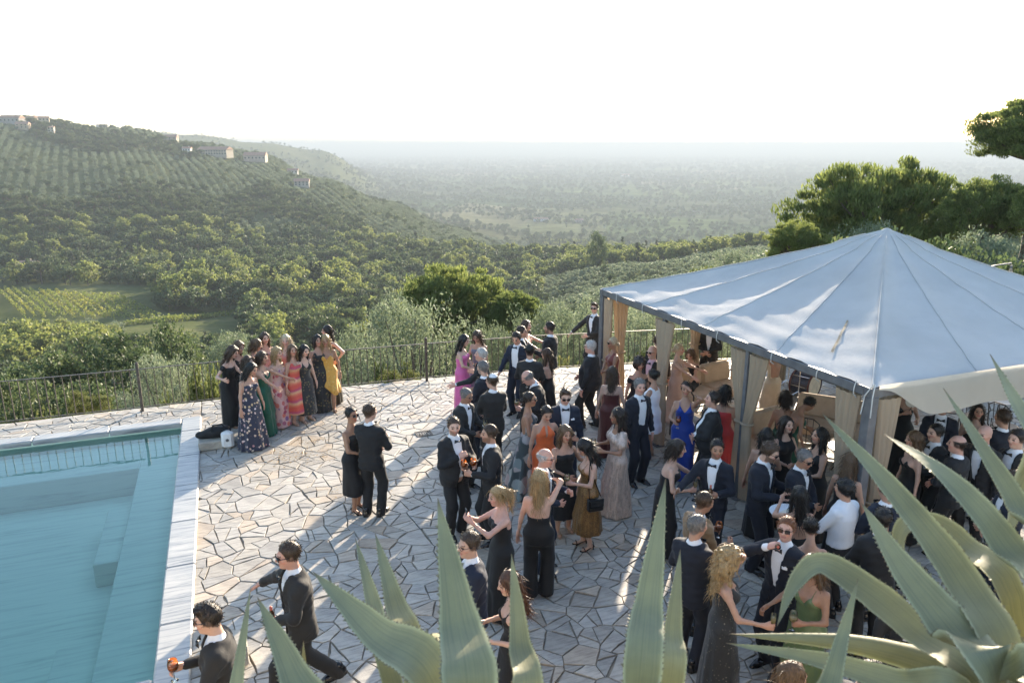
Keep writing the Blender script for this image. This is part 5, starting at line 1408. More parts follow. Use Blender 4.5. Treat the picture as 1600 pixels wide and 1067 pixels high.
        lo = np.minimum(q.min(0)-.13, np.array([pel[0]-w_, pel[1]-w_, 0])); hi = np.maximum(q.max(0)+.13, np.array([pel[0]+w_, pel[1]+w_, 0])); lo[2] = max(.003, hem-.04) if not (jump or sit) else .02; hi[2] = neck[2]+.06
        lo[:2] = np.minimum(lo[:2], cfx[:2]-w_); hi[:2] = np.maximum(hi[:2], cfx[:2]+w_)
        mobj('jumpsuit' if jump else 'dress', mesh_np('dress', *snet(fd, lo, hi, .0215), [fab]), e); shoe = shoes or 'heel'
    if shoe != 'none':
        for sd in (-1, 1):
            f_ = an[sd]; o = mobj('shoe', SHOE[shoe], e, (f_[0], f_[1], max(0, f_[2]-.08)-.002), (-.25 if f_[2] > .12 else 0, 0, -sd*.12)); 
            if shoe == 'dress': o.scale = (1.05, 1.05, 1)
    if drink:
        for c_ in drink[1]:
         sd = 1 if c_ == 'R' else -1
         g = Matrix.Translation(e.location) @ Matrix.Rotation(r, 4, 'Z') @ Matrix.Scale(s, 4) @ Vector(grips[sd]); DRINKS.append((drink[0], g, r, (who or label)+('' if len(drink[1]) < 2 else ' in his right hand' if sd > 0 else ' in his left hand')))
    return e
# ------------------------------------------------------------------ the guests (head top in the photograph, height, facing: 0 = to the camera, 90 = to the right)
TX = ('tux', BLACK); TN = ('tux', NAVY); TM = ('tux', MIDN)
def D(fab, top, hem=.02, wk=.19, wh=.24, folds=8, *a): return ('dress', fab, top, hem, wk, wh, folds, *a)
# women by the pool corner
person('woman in black off-shoulder dress with long brown waves, leaning in beside the pool', 'f', 366, 541, 1.72, 80, 'wavy', 'brown', 'fair', D('black', 'off', .03, .19, .20, 6), 'reach', 'mate', lean=.16, hpitch=.25)
person('woman with copper-gold curls half hidden behind the off-shoulder dress', 'f', 374, 533, 1.74, 70, 'wavy', 'light', 'fair', D('black', 'straps'), 'down', 'reach', lean=.1, hpitch=.2)
person('woman with brown bob and lilac dress in the back of the group', 'f', 403, 530, 1.70, 110, 'bob', 'light', 'fair', D('lilac', 'tank'), lean=.12, hpitch=.2)
person('brunette in rose dress standing behind the row of women', 'f', 413, 519, 1.74, 40, 'long', 'brown', 'fair', D('rose', 'strapless'), hpitch=.1)
person('brown-haired woman in plain navy dress behind the floral gown', 'f', 387, 556, 1.66, 75, 'bob', 'brown', 'fair', D('navy', 'straps'), 'down', 'down', lean=.1)
person('dark-haired woman in strapless navy gown covered with pale flowers', 'f', 395, 567, 1.70, 60, 'long', 'black', 'mid', D('navyfloral', 'strapless', .01, .22, .29, 10), 'down', 'down', lean=.06, hpitch=.35, hyaw=-.3)
person('woman in emerald satin gown turned to the blonde', 'f', 409, 549, 1.70, 80, 'bob', 'brown', 'mid', D('emerald', 'straps', .01, .19, .24, 7), 'reach', 'reach', lean=.06)
person('blonde in a long pink floral dress among the women', 'f', 432, 542, 1.68, 70, 'wavy', 'blond', 'fair', D('pinkfloral', 'straps', .03, .19, .23, 7), 'belly', 'down', lean=.05)
person('platinum blonde smiling from the back row of women', 'f', 446, 523, 1.72, 10, 'bob', 'plat', 'fair', D('coral', 'tank'), hpitch=.05)
person('woman in coral and red banded midi dress', 'f', 456, 538, 1.68, 60, 'long', 'light', 'mid', D('coralband', 'tank', .26, .19, .22, 7), 'down', 'down', hyaw=.4)
person('black-haired woman in dark floral midi dress bending forward', 'f', 476, 539, 1.66, 50, 'long', 'black', 'fair', D('blackfloral', 'vneck', .20, .2, .25, 8), lean=.12, hpitch=.1)
person('blonde in yellow ruffled dress with slanted hem', 'f', 508, 523, 1.70, 15, 'wavy', 'blond', 'tan', D('yellow', 'straps', .42, .2, .27, 11, .9), 'down', 'down', lean=.1, legs='step')
person('dark-haired woman with hand on hip behind the yellow dress', 'f', 511, 508, 1.76, 320, 'long', 'dark', 'fair', D('olive', 'tank'), 'hip', 'down', hyaw=.5)
person('woman mostly hidden behind the yellow dress, dark hair showing', 'f', 496, 523, 1.68, 30, 'bob', 'dark', 'mid', D('blackfloral', 'tank'))
# couple in the open
person('slim woman in black slip dress with sleek dark hair and sunglasses', 'f', 548, 636, 1.70, 65, 'sleek', 'black', 'tan', D('black', 'lowback', .32, .18, .20, 5), 'down', 'belly', eye='shades', hyaw=.2, shoes='blackheel')
person('man in black suit seen from behind beside the woman in the slip dress', 'm', 577, 631, 1.80, 165, 'crew', 'brown', 'fair', TX, 'belly', 'glass', hyaw=.4)
# middle left
person('stout bearded man in open dinner jacket with hand on chest', 'm', 709, 652, 1.83, 35, 'crew', 'brown', 'fair', TX, 'glass', 'chest', beard=.5, belly=.05, hyaw=.35, hpitch=.12, drink=('spritz', 'L'), who='stout bearded man')
person('bearded man facing left in black dinner jacket with an orange drink', 'm', 765, 664, 1.78, 285, 'short', 'brown', 'mid', TX, 'glass', 'glass', beard=.5, drink=('spritz', 'R'), who='bearded man facing left')
person('older man with spectacles holding a wine glass beside the drain', 'm', 730, 607, 1.76, 55, 'crew', 'grey', 'tan', TX, 'glass', 'belly', eye='specs', hpitch=.2, drink=('wine', 'L'), who='older man with spectacles')
person('man in a white skullcap seen from behind', 'm', 769, 584, 1.80, 205, 'kippah', 'brown', 'fair', TX, 'belly', 'belly', eye='shades', hyaw=-.5)
person('grey-bearded man in dark suit raising a glass towards the railing', 'm', 755, 564, 1.80, 235, 'short', 'grey', 'fair', TM, 'glass', 'glass', beard=.6, drink=('flute', 'L'), who='grey-bearded man')
person('white-haired man reaching an arm round the woman in pink', 'm', 753, 544, 1.80, 270, 'short', 'white', 'pink', TX, 'reach', 'mate', hpitch=-.1)
person('woman in a long hot pink gown at the railing', 'f', 727, 523, 1.72, 75, 'long', 'black', 'fair', D('pink', 'strapless', .02, .19, .22, 6), 'belly', 'belly', hpitch=.25)
person('woman in grey strapless dress looking down beside the pink gown', 'f', 744, 518, 1.72, 340, 'wavy', 'brown', 'mid', D('greydress', 'strapless'), 'belly', 'belly', hpitch=.4)
person('dark-haired man with white shirt front, navy jacket open, looking down', 'm', 806, 520, 1.83, 330, 'short', 'dark', 'mid', TN, 'down', 'swing', hpitch=.35, hyaw=-.2)
person('man with short dark hair half hidden behind the navy jacket', 'm', 815, 509, 1.80, 80, 'crew', 'dark', 'mid', TX)
person('woman in peach with long brown hair talking at the railing', 'f', 822, 500, 1.72, 70, 'long', 'brown', 'fair', D('peach', 'tank'), 'reach', 'reach')
person('broad man in black jacket with his back to us in the middle group', 'm', 828, 538, 1.84, 175, 'short', 'black', 'mid', TX, 'belly', 'belly')
person('bearded man in black jacket at the railing facing left', 'm', 859, 503, 1.84, 245, 'short', 'dark', 'mid', TX, 'glass', 'belly', beard=.5, hyaw=-.2)
person('woman in black dress with long brown hair turned to the men', 'f', 855, 544, 1.68, 245, 'long', 'brown', 'fair', D('black', 'straps', .02, .2, .26, 7), 'belly', 'belly')
person('bald man with spectacles bending over his hands', 'm', 818, 581, 1.80, 275, 'fringe', 'grey', 'pink', TX, 'glass', 'glass', lean=.2, hpitch=.45, eye='specs', drink=('wine', 'R'), who='bald bending man')
person('woman in painted halter gown with dark ponytail and sunglasses', 'f', 827, 612, 1.72, 80, 'bun', 'dark', 'tan', D('tiedye', 'halter', .01, .25, .44, 12), 'down', 'glass', eye='shades', drink=('flute', 'R'), who='woman in painted gown')
person('woman in orange halter dress looking down', 'f', 856, 636, 1.72, 15, 'bun', 'dark', 'mid', D('orange', 'halter', .02, .19, .23, 7), 'mate', 'down', hpitch=.45)
person('man in navy dinner jacket with sunglasses and white pocket square', 'm', 884, 608, 1.84, 5, 'quiff', 'brown', 'fair', TN, 'down', 'down', eye='shades', hpitch=.25, square=True)
person('smiling woman in strapless black dress with wavy hair', 'f', 884, 665, 1.68, 20, 'wavy', 'light', 'mid', D('black', 'strapless', .30, .2, .24, 7), 'mate', 'belly', hpitch=.1)
person('woman with white headband and gold patterned dress carrying a black bag', 'f', 909, 687, 1.66, 285, 'wavy', 'black', 'fair', D('gold', 'straps', .28, .19, .24, 12), 'glass', 'down', hpitch=.4, drink=('wine', 'L'), who='woman with headband', shoes='blackheel')
person('bald older man with spectacles and dark jacket among the women', 'm', 853, 701, 1.74, 70, 'fringe', 'white', 'pink', TN, 'glass', 'belly', eye='specs', hpitch=.1)
person('blonde woman in black jumpsuit seen from behind with one arm raised', 'f', 843, 733, 1.72, 172, 'long', 'blond', 'fair', ('jumpsuit', 'black', 'straps', .02, .2, .3, 8), 'down', 'brow', shoes='blackheel')
person('woman in champagne gown with feathered cape and long dark hair', 'f', 966, 637, 1.72, 285, 'wavy', 'dark', 'tan', D('champ', 'cape', .01, .2, .27, 8), 'glass', 'glass', drink=('wine', 'R'), who='woman in champagne gown')
person('greying man in dinner jacket standing before the pavilion', 'm', 1000, 592, 1.83, 30, 'short', 'grey', 'pink', TX, 'down', 'down', hyaw=.3)
person('woman in strapless maroon dress with long hair seen from behind', 'f', 957, 572, 1.70, 170, 'long', 'brown', 'fair', D('maroon', 'strapless', .02, .2, .26, 8), 'down', 'down')
person('heavy bald man in black suit walking away', 'm', 923, 532, 1.82, 240, 'crew', 'white', 'pink', TX, 'down', 'belly', belly=.06, legs='step', eye='shades', hyaw=-.2)
person('woman in rust satin with blonde bun and sunglasses', 'f', 958, 527, 1.70, 285, 'bun', 'plat', 'tan', D('rust', 'high', .02, .2, .23, 7), 'belly', 'belly', eye='shades')
person('man in sunglasses leaning one hand on the railing', 'm', 929, 473, 1.84, 310, 'quiff', 'brown', 'fair', TX, 'belly', 'rail', eye='shades', hyaw=-.5)
# before and inside the pavilion
person('woman with big dark curls and pale neckline', 'f', 1000, 559, 1.68, 10, 'bigcurl', 'dark', 'mid', D('black', 'off'), hpitch=.1)
person('woman in white top with dark updo turned away', 'f', 1021, 577, 1.68, 230, 'updo', 'black', 'mid', D('white', 'high', .55, .2, .21, 6), 'belly', 'belly')
person('bald man in sunglasses and pink shirt beside the curtain', 'm', 1020, 540, 1.80, 310, 'bald', 'white', 'pink', ('tux', BLACK, PINKSH), eye='shades', beard=.5)
person('man seen from behind next to the first open curtain', 'm', 1028, 523, 1.80, 185, 'crew', 'brown', 'fair', TX)
person('woman in royal blue gown with a hand across her face', 'f', 1073, 596, 1.74, 345, 'sleek', 'dark', 'mid', D('blue', 'vneck', .02, .19, .20, 5), 'brow', 'glass', drink=('spritz', 'R'), who='woman in blue gown')
person('large man in black suit looking up to the left by the curtain', 'm', 1117, 612, 1.80, 265, 'short', 'dark', 'pink', TX, 'belly', 'belly', belly=.07, hpitch=-.15)
person('woman in red with dark hair behind the large man', 'f', 1134, 601, 1.72, 150, 'bob', 'black', 'mid', D('red', 'tank'))
person('woman in black seated on the far sofa looking at her phone', 'f', 1078, 546, 1.70, 330, 'bob', 'light', 'fair', D('black', 'off', .3), 'lap', 'lap', legs='sit', hpitch=.35)
person('blonde in pale nude dress partly behind the curtain', 'f', 1061, 537, 1.66, 60, 'bun', 'plat', 'fair', D('nude', 'straps'), 'reach', 'reach')
person('man in black standing at the back of the pavilion', 'm', 1112, 496, 1.80, 330, 'short', 'dark', 'mid', TX, 'belly', 'belly')
person('singer in ivory satin gown raising her arms under the roof', 'f', 1212, 535, 1.72, 220, 'bun', 'dark', 'mid', D('ivory', 'lowback', .02, .19, .24, 6), 'up', 'up')
person('woman with dark bob and bare back before the sofa', 'f', 1229, 610, 1.62, 165, 'bob', 'dark', 'tan', D('greenb', 'lowback'), 'down', 'down')
person('dark-haired woman leaning over to the right before the sofa', 'f', 1272, 622, 1.66, 95, 'sleek', 'black', 'tan', D('greenb', 'lowback'), 'reach', 'down', lean=.35, hpitch=.4)
person('woman in black with long dark hair and a glass, facing us before the sofa', 'f', 1230, 650, 1.70, 20, 'long', 'dark', 'fair', D('black', 'high'), 'glass', 'belly', drink=('flute', 'L'), who='woman in black before the sofa')
person('woman with long black hair, back to us, left of the glass-holding woman', 'f', 1199, 668, 1.66, 155, 'long', 'black', 'mid', D('black', 'slip'), 'down', 'belly')
person('black-haired woman in sleeveless black, profile to the left', 'f', 1284, 668, 1.70, 280, 'long', 'black', 'mid', D('black', 'tank'), 'belly', 'glass', hpitch=-.1)
person('curly-haired bearded man in sunglasses unwrapping something', 'm', 1209, 693, 1.84, 50, 'curlytop', 'brown', 'fair', TX, 'glass', 'glass', beard=.75, eye='shades', hpitch=.35, drink=('wine', 'R'), who='curly-haired bearded man')
person('grey-haired man in sunglasses with bow tie', 'm', 1261, 704, 1.76, 45, 'crew', 'grey', 'tan', TX, 'belly', 'belly', eye='shades', hpitch=.25, hyaw=.3)
person('woman with long light-brown hair turned away by the corner post', 'f', 1333, 706, 1.70, 130, 'long', 'light', 'mid', D('black', 'tank'), hpitch=.2)
person('woman in strapless black with sleek dark bob leaning forward', 'f', 1061, 687, 1.72, 80, 'bob', 'dark', 'fair', D('black', 'strapless', .02, .19, .2, 5), 'reach', 'glass', lean=.16, drink=('flute', 'R'), who='woman with sleek bob')
person('laughing dark-haired man with bow tie gesturing to the left', 'm', 1121, 687, 1.78, 325, 'short', 'black', 'tan', TX, 'glass', 'reach', beard=.25, hyaw=-.5, drink=('bottle', 'L'), who='laughing dark-haired man')
person('bald man in camel jacket with an orange drink', 'm', 1104, 768, 1.76, 110, 'crew', 'brown', 'tan', ('tux', TAN, WHITE, BLACK), 'glassout', 'glass', hpitch=.2, drink=('spritz', 'L'), who='man in camel jacket')
person('older greying man in black jacket with his back to us', 'm', 1090, 804, 1.80, 135, 'crew', 'grey', 'mid', TX, 'glass', 'belly', hyaw=.3, drink=('spritz', 'L'), who='older greying man')
person('woman in black beaded gown with long frizzy blonde curls, hand on forehead', 'f', 1141, 856, 1.72, 80, 'curly', 'blond', 'mid', D('beaded', 'tank', .02, .19, .24, 6), 'brow', 'glassout', drink=('flute', 'R'), who='woman in beaded gown')
person('sandy-haired man in sunglasses drinking from a beer bottle', 'm', 1231, 807, 1.80, 305, 'crew', 'red', 'pink', TX, 'down', 'bottle', eye='shades', hyaw=-.4, hpitch=-.1, square=True, drink=('beer', 'R'), who='sandy-haired man')
person('woman with long straight black hair seen from behind', 'f', 1251, 759, 1.66, 178, 'long', 'black', 'mid', D('black', 'slip'), 'phone', 'phone', drink=('phone', 'R'), who='woman with straight black hair')
person('woman with short dark updo and bare back', 'f', 1267, 807, 1.64, 170, 'updo', 'black', 'mid', D('black', 'lowback'), 'belly', 'belly', hpitch=.3)
person('waiter in white shirt seen from behind holding out a tray', 'm', 1322, 749, 1.74, 215, 'curlytop', 'black', 'mid', ('waiter', WHITE), 'tray', 'belly', drink=('tray', 'L'), who='waiter')
person('woman in green satin dress with long wavy brown hair', 'f', 1265, 870, 1.68, 300, 'wavy', 'light', 'tan', D('green', 'straps', .02, .19, .24, 7), 'glass', 'glassout', hpitch=.3, drink=('wine', 'L'), who='woman in green satin')
person('broad-backed man in navy jacket behind the agave leaves', 'm', 1388, 748, 1.80, 190, 'crew', 'dark', 'mid', TN, 'belly', 'belly')
person('man with close black hair seen from behind between agave leaves', 'm', 1382, 793, 1.82, 175, 'crew', 'black', 'deep', TX, 'belly', 'down')
person('smiling man in dinner jacket half covered by an agave leaf', 'm', 1440, 893, 1.80, 345, 'short', 'black', 'tan', TX, 'glass', 'down', hpitch=.3, square=True, drink=('wine', 'L'), who='smiling man')
person('balding man in black suit, back turned, under the valance', 'm', 1499, 680, 1.78, 215, 'fringe', 'dark', 'pink', TX, 'belly', 'belly', hyaw=-.4)
person('bald man with bow tie behind the balding man', 'm', 1541, 664, 1.84, 300, 'bald', 'grey', 'pink', TX, hyaw=.1)
person('dark-haired man in profile beside the brown-haired woman', 'm', 1464, 663, 1.74, 280, 'short', 'black', 'fair', TX, 'glass', 'belly', drink=('spritz', 'L'), who='dark-haired man in profile')
person('woman with long wavy brown hair in profile under the valance', 'f', 1430, 674, 1.66, 270, 'wavy', 'light', 'fair', D('black', 'straps'))
person('woman in black dress holding a round hand fan by the corner curtain', 'f', 1418, 596, 1.70, 350, 'bun', 'dark', 'mid', D('black', 'straps', .02, .22, .30, 8), 'glass', 'chest', drink=('fan', 'R'), who='woman by the corner curtain')
person('man in black suit at the right edge under the valance, facing left', 'm', 1592, 672, 1.80, 285, 'short', 'dark', 'fair', TX, 'belly', 'glass')
person('man in dark suit behind the bald man, only his back showing', 'm', 1570, 640, 1.80, 200, 'short', 'brown', 'mid', TM, 'belly', 'belly')
person('dark-suited man deep under the roof behind the hand fan', 'm', 1475, 622, 1.78, 330, 'short', 'dark', 'mid', TX, 'belly', 'belly')
person('woman in dark dress under the roof between the two iron chairs', 'f', 1530, 630, 1.68, 340, 'long', 'dark', 'mid', D('black', 'straps'), 'belly', 'glass')
person('man in navy jacket low at the right edge behind the wide agave', 'm', 1585, 735, 1.80, 260, 'crew', 'brown', 'mid', TN, 'belly', 'belly')
# foreground
person('man in dinner jacket and sunglasses striding towards the pool with a beer', 'm', 449, 848, 1.84, 300, 'short', 'brown', 'pink', TX, 'belly', 'out', legs='walk', eye='shades', lean=.05, drink=('beer', 'L'), who='striding man')
person('man in sunglasses at the pool edge carrying two orange drinks', 'm', 322, 945, 1.82, 285, 'quiff', 'dark', 'fair', TX, 'glassout', 'glass', eye='shades', hpitch=.1, drink=('spritz', 'RL'), who='man at the pool edge')
person('man with spectacles behind the tall agave leaf', 'm', 733, 832, 1.82, 290, 'short', 'brown', 'fair', TN, 'belly', 'belly', eye='specs', hyaw=-.3)
person('woman with long auburn hair in black holding a small bag', 'f', 793, 893, 1.70, 285, 'long', 'auburn', 'fair', D('black', 'straps'), 'glass', 'glass', hpitch=.2)
person('blonde with ponytail in strapless black taking a picture', 'f', 776, 760, 1.70, 290, 'pony', 'blond', 'pink', D('black', 'strapless', .02, .19, .22, 6), 'phone', 'phone', hpitch=.15, drink=('phone', 'R'), who='blonde with ponytail')
person('dark-haired man at the very bottom under the agave leaves', 'm', 1372, 1035, 1.78, 90, 'short', 'black', 'fair', TX, hpitch=.3)
person('woman with light hair at the bottom edge under the agave leaves', 'f', 1240, 1035, 1.70, 100, 'wavy', 'light', 'fair', D('white', 'tank'))
print('PEOPLE', NPERS)

# ------------------------------------------------------------------ what they hold
def m_glass():
    t = NT('clear_glass'); t.t.nodes.remove(t.b); tr = t.n('ShaderNodeBsdfTransparent'); tr.inputs[0].default_value = (.93, .95, .95, 1); gl = t.n('ShaderNodeBsdfGlossy'); gl.inputs['Roughness'].default_value = .03
    lw = t.n('ShaderNodeLayerWeight'); lw.inputs[0].default_value = .35; mx = t.n('ShaderNodeMixShader'); t.l(lw.outputs['Fresnel'], mx.inputs[0]); t.l(tr.outputs[0], mx.inputs[1]); t.l(gl.outputs[0], mx.inputs[2]); t.l(mx.outputs[0], t.out.inputs[0]); return t.m
M_GL = m_glass()
def liquid(name, col):
    t = NT(name); t.set(Roughness=.1, Transmission_Weight=.55); t.b.inputs['Base Color'].default_value = (*col, 1); return t.m
M_ORANGE = liquid('orange_spritz', (.80, .20, .03)); M_WHITEW = liquid('white_wine', (.75, .62, .30)); M_REDW = liquid('rose_wine', (.55, .16, .12)); M_BEER = plain('brown_bottle', (.045, .018, .006), .12); M_PHONE = plain('phone_black', (.012, .012, .013), .2); M_PAPER = plain('cream_paper', (.72, .66, .54), .8)
_DK = {}
def drink_parts(kind):
    if kind in _DK: return _DK[kind]
    out = []
    def add(name, prof, mat, n=14):
        b = MB(); b.lathe(prof, n); out.append((name, mesh_py(name, b.V, b.F, [mat], True)))
    if kind in ('wine', 'spritz'):
        r = .042 if kind == 'wine' else .047
        add('glass_bowl', [(.004, .0), (r*.75, .018), (r, .05), (r*.92, .09), (r*.80, .115)], M_GL); add('stem', [(.0, -.088), (.033, -.086), (.030, -.083), (.005, -.076), (.0035, -.03), (.004, .0)], M_GL)
        add('drink', [(.0, .004), (r*.70, .02), (r*.95, .05), (r*.9, .075 if kind == 'spritz' else .06), (.0, .076 if kind == 'spritz' else .061)], M_ORANGE if kind == 'spritz' else M_WHITEW)
    elif kind == 'flute':
        add('glass_bowl', [(.003, .0), (.020, .02), (.027, .07), (.024, .135)], M_GL); add('stem', [(.0, -.078), (.03, -.076), (.005, -.07), (.0035, -.02), (.003, .0)], M_GL); add('drink', [(.0, .004), (.018, .02), (.025, .07), (.024, .10), (.0, .10)], M_WHITEW)
    elif kind in ('beer', 'bottle'):
        add('bottle_body', [(.0, -.08), (.030, -.08), (.031, -.07), (.031, .055), (.026, .08), (.014, .105), (.013, .145), (.0, .145)], M_BEER); add('paper_wrap', [(.0316, -.05), (.0318, .035)], plain('label_paper', (.55, .12, .06) if kind == 'beer' else (.5, .4, .25), .6)); add('neck_foil', [(.0138, .108), (.0142, .147), (.0, .147)], plain('foil', (.45, .10, .06), .35))
    elif kind == 'phone':
        b = MB(); b.box((0, 0, .02), (.072, .009, .148), bev=.004); out.append(('phone_case', mesh_py('phone_case', b.V, b.F, [M_PHONE]))); b = MB(); b.box((.02, -.0055, .07), (.026, .004, .03), bev=.002); out.append(('camera_bump', mesh_py('camera_bump', b.V, b.F, [M_EYEW])))
    elif kind == 'tray':
        b = MB(); b.lathe([(.0, .012), (.20, .012), (.225, .03), (.235, .03), (.21, .0), (.0, .0)], 26, (-.02, .12, 0)); out.append(('tray_plate', mesh_py('tray_plate', b.V, b.F, [WHITE], True))); b = MB(); b.box((-.02, .12, .018), (.22, .16, .006)); out.append(('napkin', mesh_py('napkin', b.V, b.F, [M_PAPER])))
    elif kind == 'fan':
        M = Matrix.Rotation(HP, 4, 'X'); b = MB(); b.lathe([(.0, .004), (.098, .004), (.104, .0), (.098, -.004), (.0, -.004)], 22, (0, 0, .19), M); out.append(('paddle', mesh_py('paddle', b.V, b.F, [M_PAPER]))); b = MB(); b.tube([(0, 0, -.05), (0, 0, .10)], .007, 6); out.append(('handle', mesh_py('handle', b.V, b.F, [M_SAND])))
    _DK[kind] = out; return out
DN = {'wine': ('wine_glass', 'stemmed glass of white wine held by the %s', 'glass'), 'spritz': ('cocktail_glass', 'orange spritz glass held by the %s', 'glass'), 'flute': ('champagne_flute', 'slim flute of sparkling wine held by the %s', 'glass'), 'beer': ('beer_bottle', 'brown beer bottle with red paper held by the %s', 'bottle'), 'bottle': ('beer_bottle', 'small brown bottle held by the %s', 'bottle'), 'phone': ('phone', 'dark phone held up by the %s', 'phone'), 'tray': ('serving_tray', 'white round tray carried by the %s', 'tray'), 'fan': ('hand_fan', 'cream round hand fan held by the %s', 'fan')}
for (kind, g, r, who) in DRINKS:
    nm, lb, ct = DN[kind]; e = empty(nm, tuple(g), r); tag(e, lb % who, ct, 'things the guests hold')
    if kind in ('beer',) and who == 'sandy-haired man': e.rotation_euler = (RAD(-62), 0, r+.6)
    for (pn, me) in drink_parts(kind): mobj(pn, me, e)

# ------------------------------------------------------------------ furniture under the canvas (u, v frame)
M_CUSH = cloth('sand_cushion', (.50, .37, .25), .85, .15); 
def sofa(u, v, ang, w, label, seats=2):
    p = uv(u, v); e = empty('sofa', p, TERR_ROT+ang); tag(e, label, 'sofa', 'sand coloured sofas under the pavilion')
    for sx in (-1, 1):
        for sy in (-1, 1):
            b = MB(); b.tube([(sx*(w/2-.04), sy*.36, 0), (sx*(w/2-.04), sy*.36, .28)], .016, 8); b.build('leg', M_IRON, e)
        b = MB(); b.tube([(sx*w/2, .38, .2), (sx*w/2, .38, .62), (sx*w/2, .30, .66), (sx*w/2, -.30, .60), (sx*w/2, -.40, .52), (sx*w/2, -.40, .2)], .016, 8); b.build('armrest', M_IRON, e, smooth=True)
    b = MB()
    for a, c in (((-w/2, -.4, .27), (w/2, -.4, .27)), ((-w/2, .38, .27), (w/2, .38, .27)), ((-w/2, .42, .75), (w/2, .42, .75)), ((-w/2, .42, .27), (-w/2, .42, .75)), ((w/2, .42, .27), (w/2, .42, .75))): b.tube([a, c], .014, 8)
    b.build('frame', M_IRON, e)
    for k in range(seats):
        x = -w/2+w*(k+.5)/seats; cw = w/seats-.02
        b = MB(); b.box((x, -.03, .38), (cw, .76, .17), bev=.045); b.build('seat_cushion', M_CUSH, e, smooth=False)
        b = MB(); b.box((x, .34, .66), (cw, .17, .44), Matrix.Rotation(RAD(-10), 4, 'X'), bev=.05); b.build('back_cushion', M_CUSH, e)
def sofa_at(px, py, ang, w, label, seats): 
    q = at_z(px, py, .45)[:2]; sofa(float(q@E2), float(q@E1), ang, w, label, seats)
sofa_at(1110, 606, RAD(8), 1.7, 'sand sofa at the back near the far railing, woman in black seated on it', 2)
sofa_at(1190, 690, RAD(8), 1.7, 'sand two-seat sofa behind the curly-haired bearded man', 2)
sofa_at(1310, 665, RAD(-50), 1.6, 'sand sofa beside the corner post behind the leaning woman', 2)
sofa_at(1100, 672, RAD(95), .9, 'sand armchair with iron arms behind the woman in blue', 1)
# drum kit
M_DRUM = plain('blue_sparkle_shell', (.05, .055, .075), .3, .3, var=.4, vscale=60); M_SKINW = plain('drum_head', (.62, .52, .38), .6); M_HOOP = plain('red_hoop', (.10, .035, .025), .35); M_CHROME = plain('chrome', (.6, .6, .6), .15, 1.0, var=.05); M_BRASS = plain('cymbal_bronze', (.55, .38, .16), .28, .9)
q = at_z(1258, 600, .30); DR = empty('drum_kit', (q[0], q[1], 0), RAD(40)); tag(DR, 'dark sparkle bass drum with pale head, part of a drum kit under the roof', 'drum kit')
MY = Matrix.Rotation(HP, 4, 'X')
b = MB(); b.lathe([(.28, -.22), (.28, .22)], 28, (0, 0, .31), MY); b.build('bass_drum_shell', M_DRUM, DR, smooth=True)
for sy in (-1, 1):
    b = MB(); b.lathe([(.0, 0), (.278, 0)], 28, (0, sy*.225, .31), MY); b.build('drum_head', M_SKINW, DR)
    b = MB(); b.lathe([(.275, -.02), (.297, -.02), (.297, .02), (.275, .02)], 28, (0, sy*.22, .31), MY); b.build('hoop', M_HOOP, DR)
for k in range(8):
    a = k*math.pi/4; b = MB(); b.tube([(.298*math.cos(a), -.2, .31+.298*math.sin(a)), (.298*math.cos(a), .2, .31+.298*math.sin(a))], .008, 5); b.build('tension_rod', M_CHROME, DR)
for (x, y, z, rr) in ((-.45, -.1, 1.0, .22), (.5, .1, .95, .2), (.15, .5, .9, .18)):
    b = MB(); b.tube([(x, y, 0), (x, y, z)], .012, 6)
    for k in range(3): b.tube([(x, y, .25), (x+.28*math.cos(k*2.1), y+.28*math.sin(k*2.1), .01)], .009, 5)
    st = b.build('stand', M_CHROME, DR); b = MB(); b.lathe([(.0, z+.03), (rr*.3, z+.02), (rr, z), (rr, z-.003), (.0, z+.018)], 22, (x, y, 0)); b.build('cymbal', M_BRASS, st, smooth=True)
b = MB(); b.lathe([(.17, .62), (.17, .76), (.0, .76)], 22, (.42, .38, 0)); b.build('snare_drum', M_CHROME, DR, smooth=True)
# iron chairs and small tables
def chair(px, py, ang, label):
    p = at_z(px, py, .45); e = empty('iron_chair', (p[0], p[1], 0), ang); tag(e, label, 'chair', 'iron chairs under the pavilion')
    for sx in (-1, 1):
        for sy in (-1, 1): b = MB(); b.tube([(sx*.2, sy*.2, 0), (sx*.19, sy*.18, .45)], .011, 6); b.build('leg', M_IRON, e)
    b = MB(); b.lathe([(.0, .455), (.22, .455), (.23, .445), (.22, .435), (.0, .435)], 18); b.build('seat', M_IRON, e)
    b = MB(); b.tube([(-.2, .19, .44), (-.2, .25, .85), (-.1, .27, .93), (.1, .27, .93), (.2, .25, .85), (.2, .19, .44)], .012, 6); 
    for x in (-.1, 0, .1): b.tube([(x, .2, .45), (x, .27, .92)], .007, 5)
    b.build('backrest', M_IRON, e)
chair(1262, 686, 2.6, 'iron chair between the two women before the sofa'); chair(1525, 650, .4, 'iron chair right of the balding man under the valance'); chair(1570, 665, 2.0, 'iron chair near the right edge under the valance'); chair(1485, 640, 1.1, 'iron chair behind the profile man under the valance'); chair(1590, 700, 3.0, 'iron chair at the right edge beside the bald man'); chair(1165, 578, 2.0, 'iron chair far back beside the singer')
def side_table(px, py, label, r=.3):
    p = at_z(px, py, .5); e = empty('side_table', (p[0], p[1], 0)); tag(e, label, 'table')
    b = MB(); b.lathe([(.0, .52), (r, .52), (r+.01, .51), (r, .5), (.0, .5)], 24); b.build('table_top', M_MARBLE, e)
    for k in range(3): b = MB(); b.tube([(r*.8*math.cos(k*2.09), r*.8*math.sin(k*2.09), 0), (r*.3*math.cos(k*2.09), r*.3*math.sin(k*2.09), .25), (r*.7*math.cos(k*2.09), r*.7*math.sin(k*2.09), .5)], .011, 6); b.build('leg', M_IRON, e)
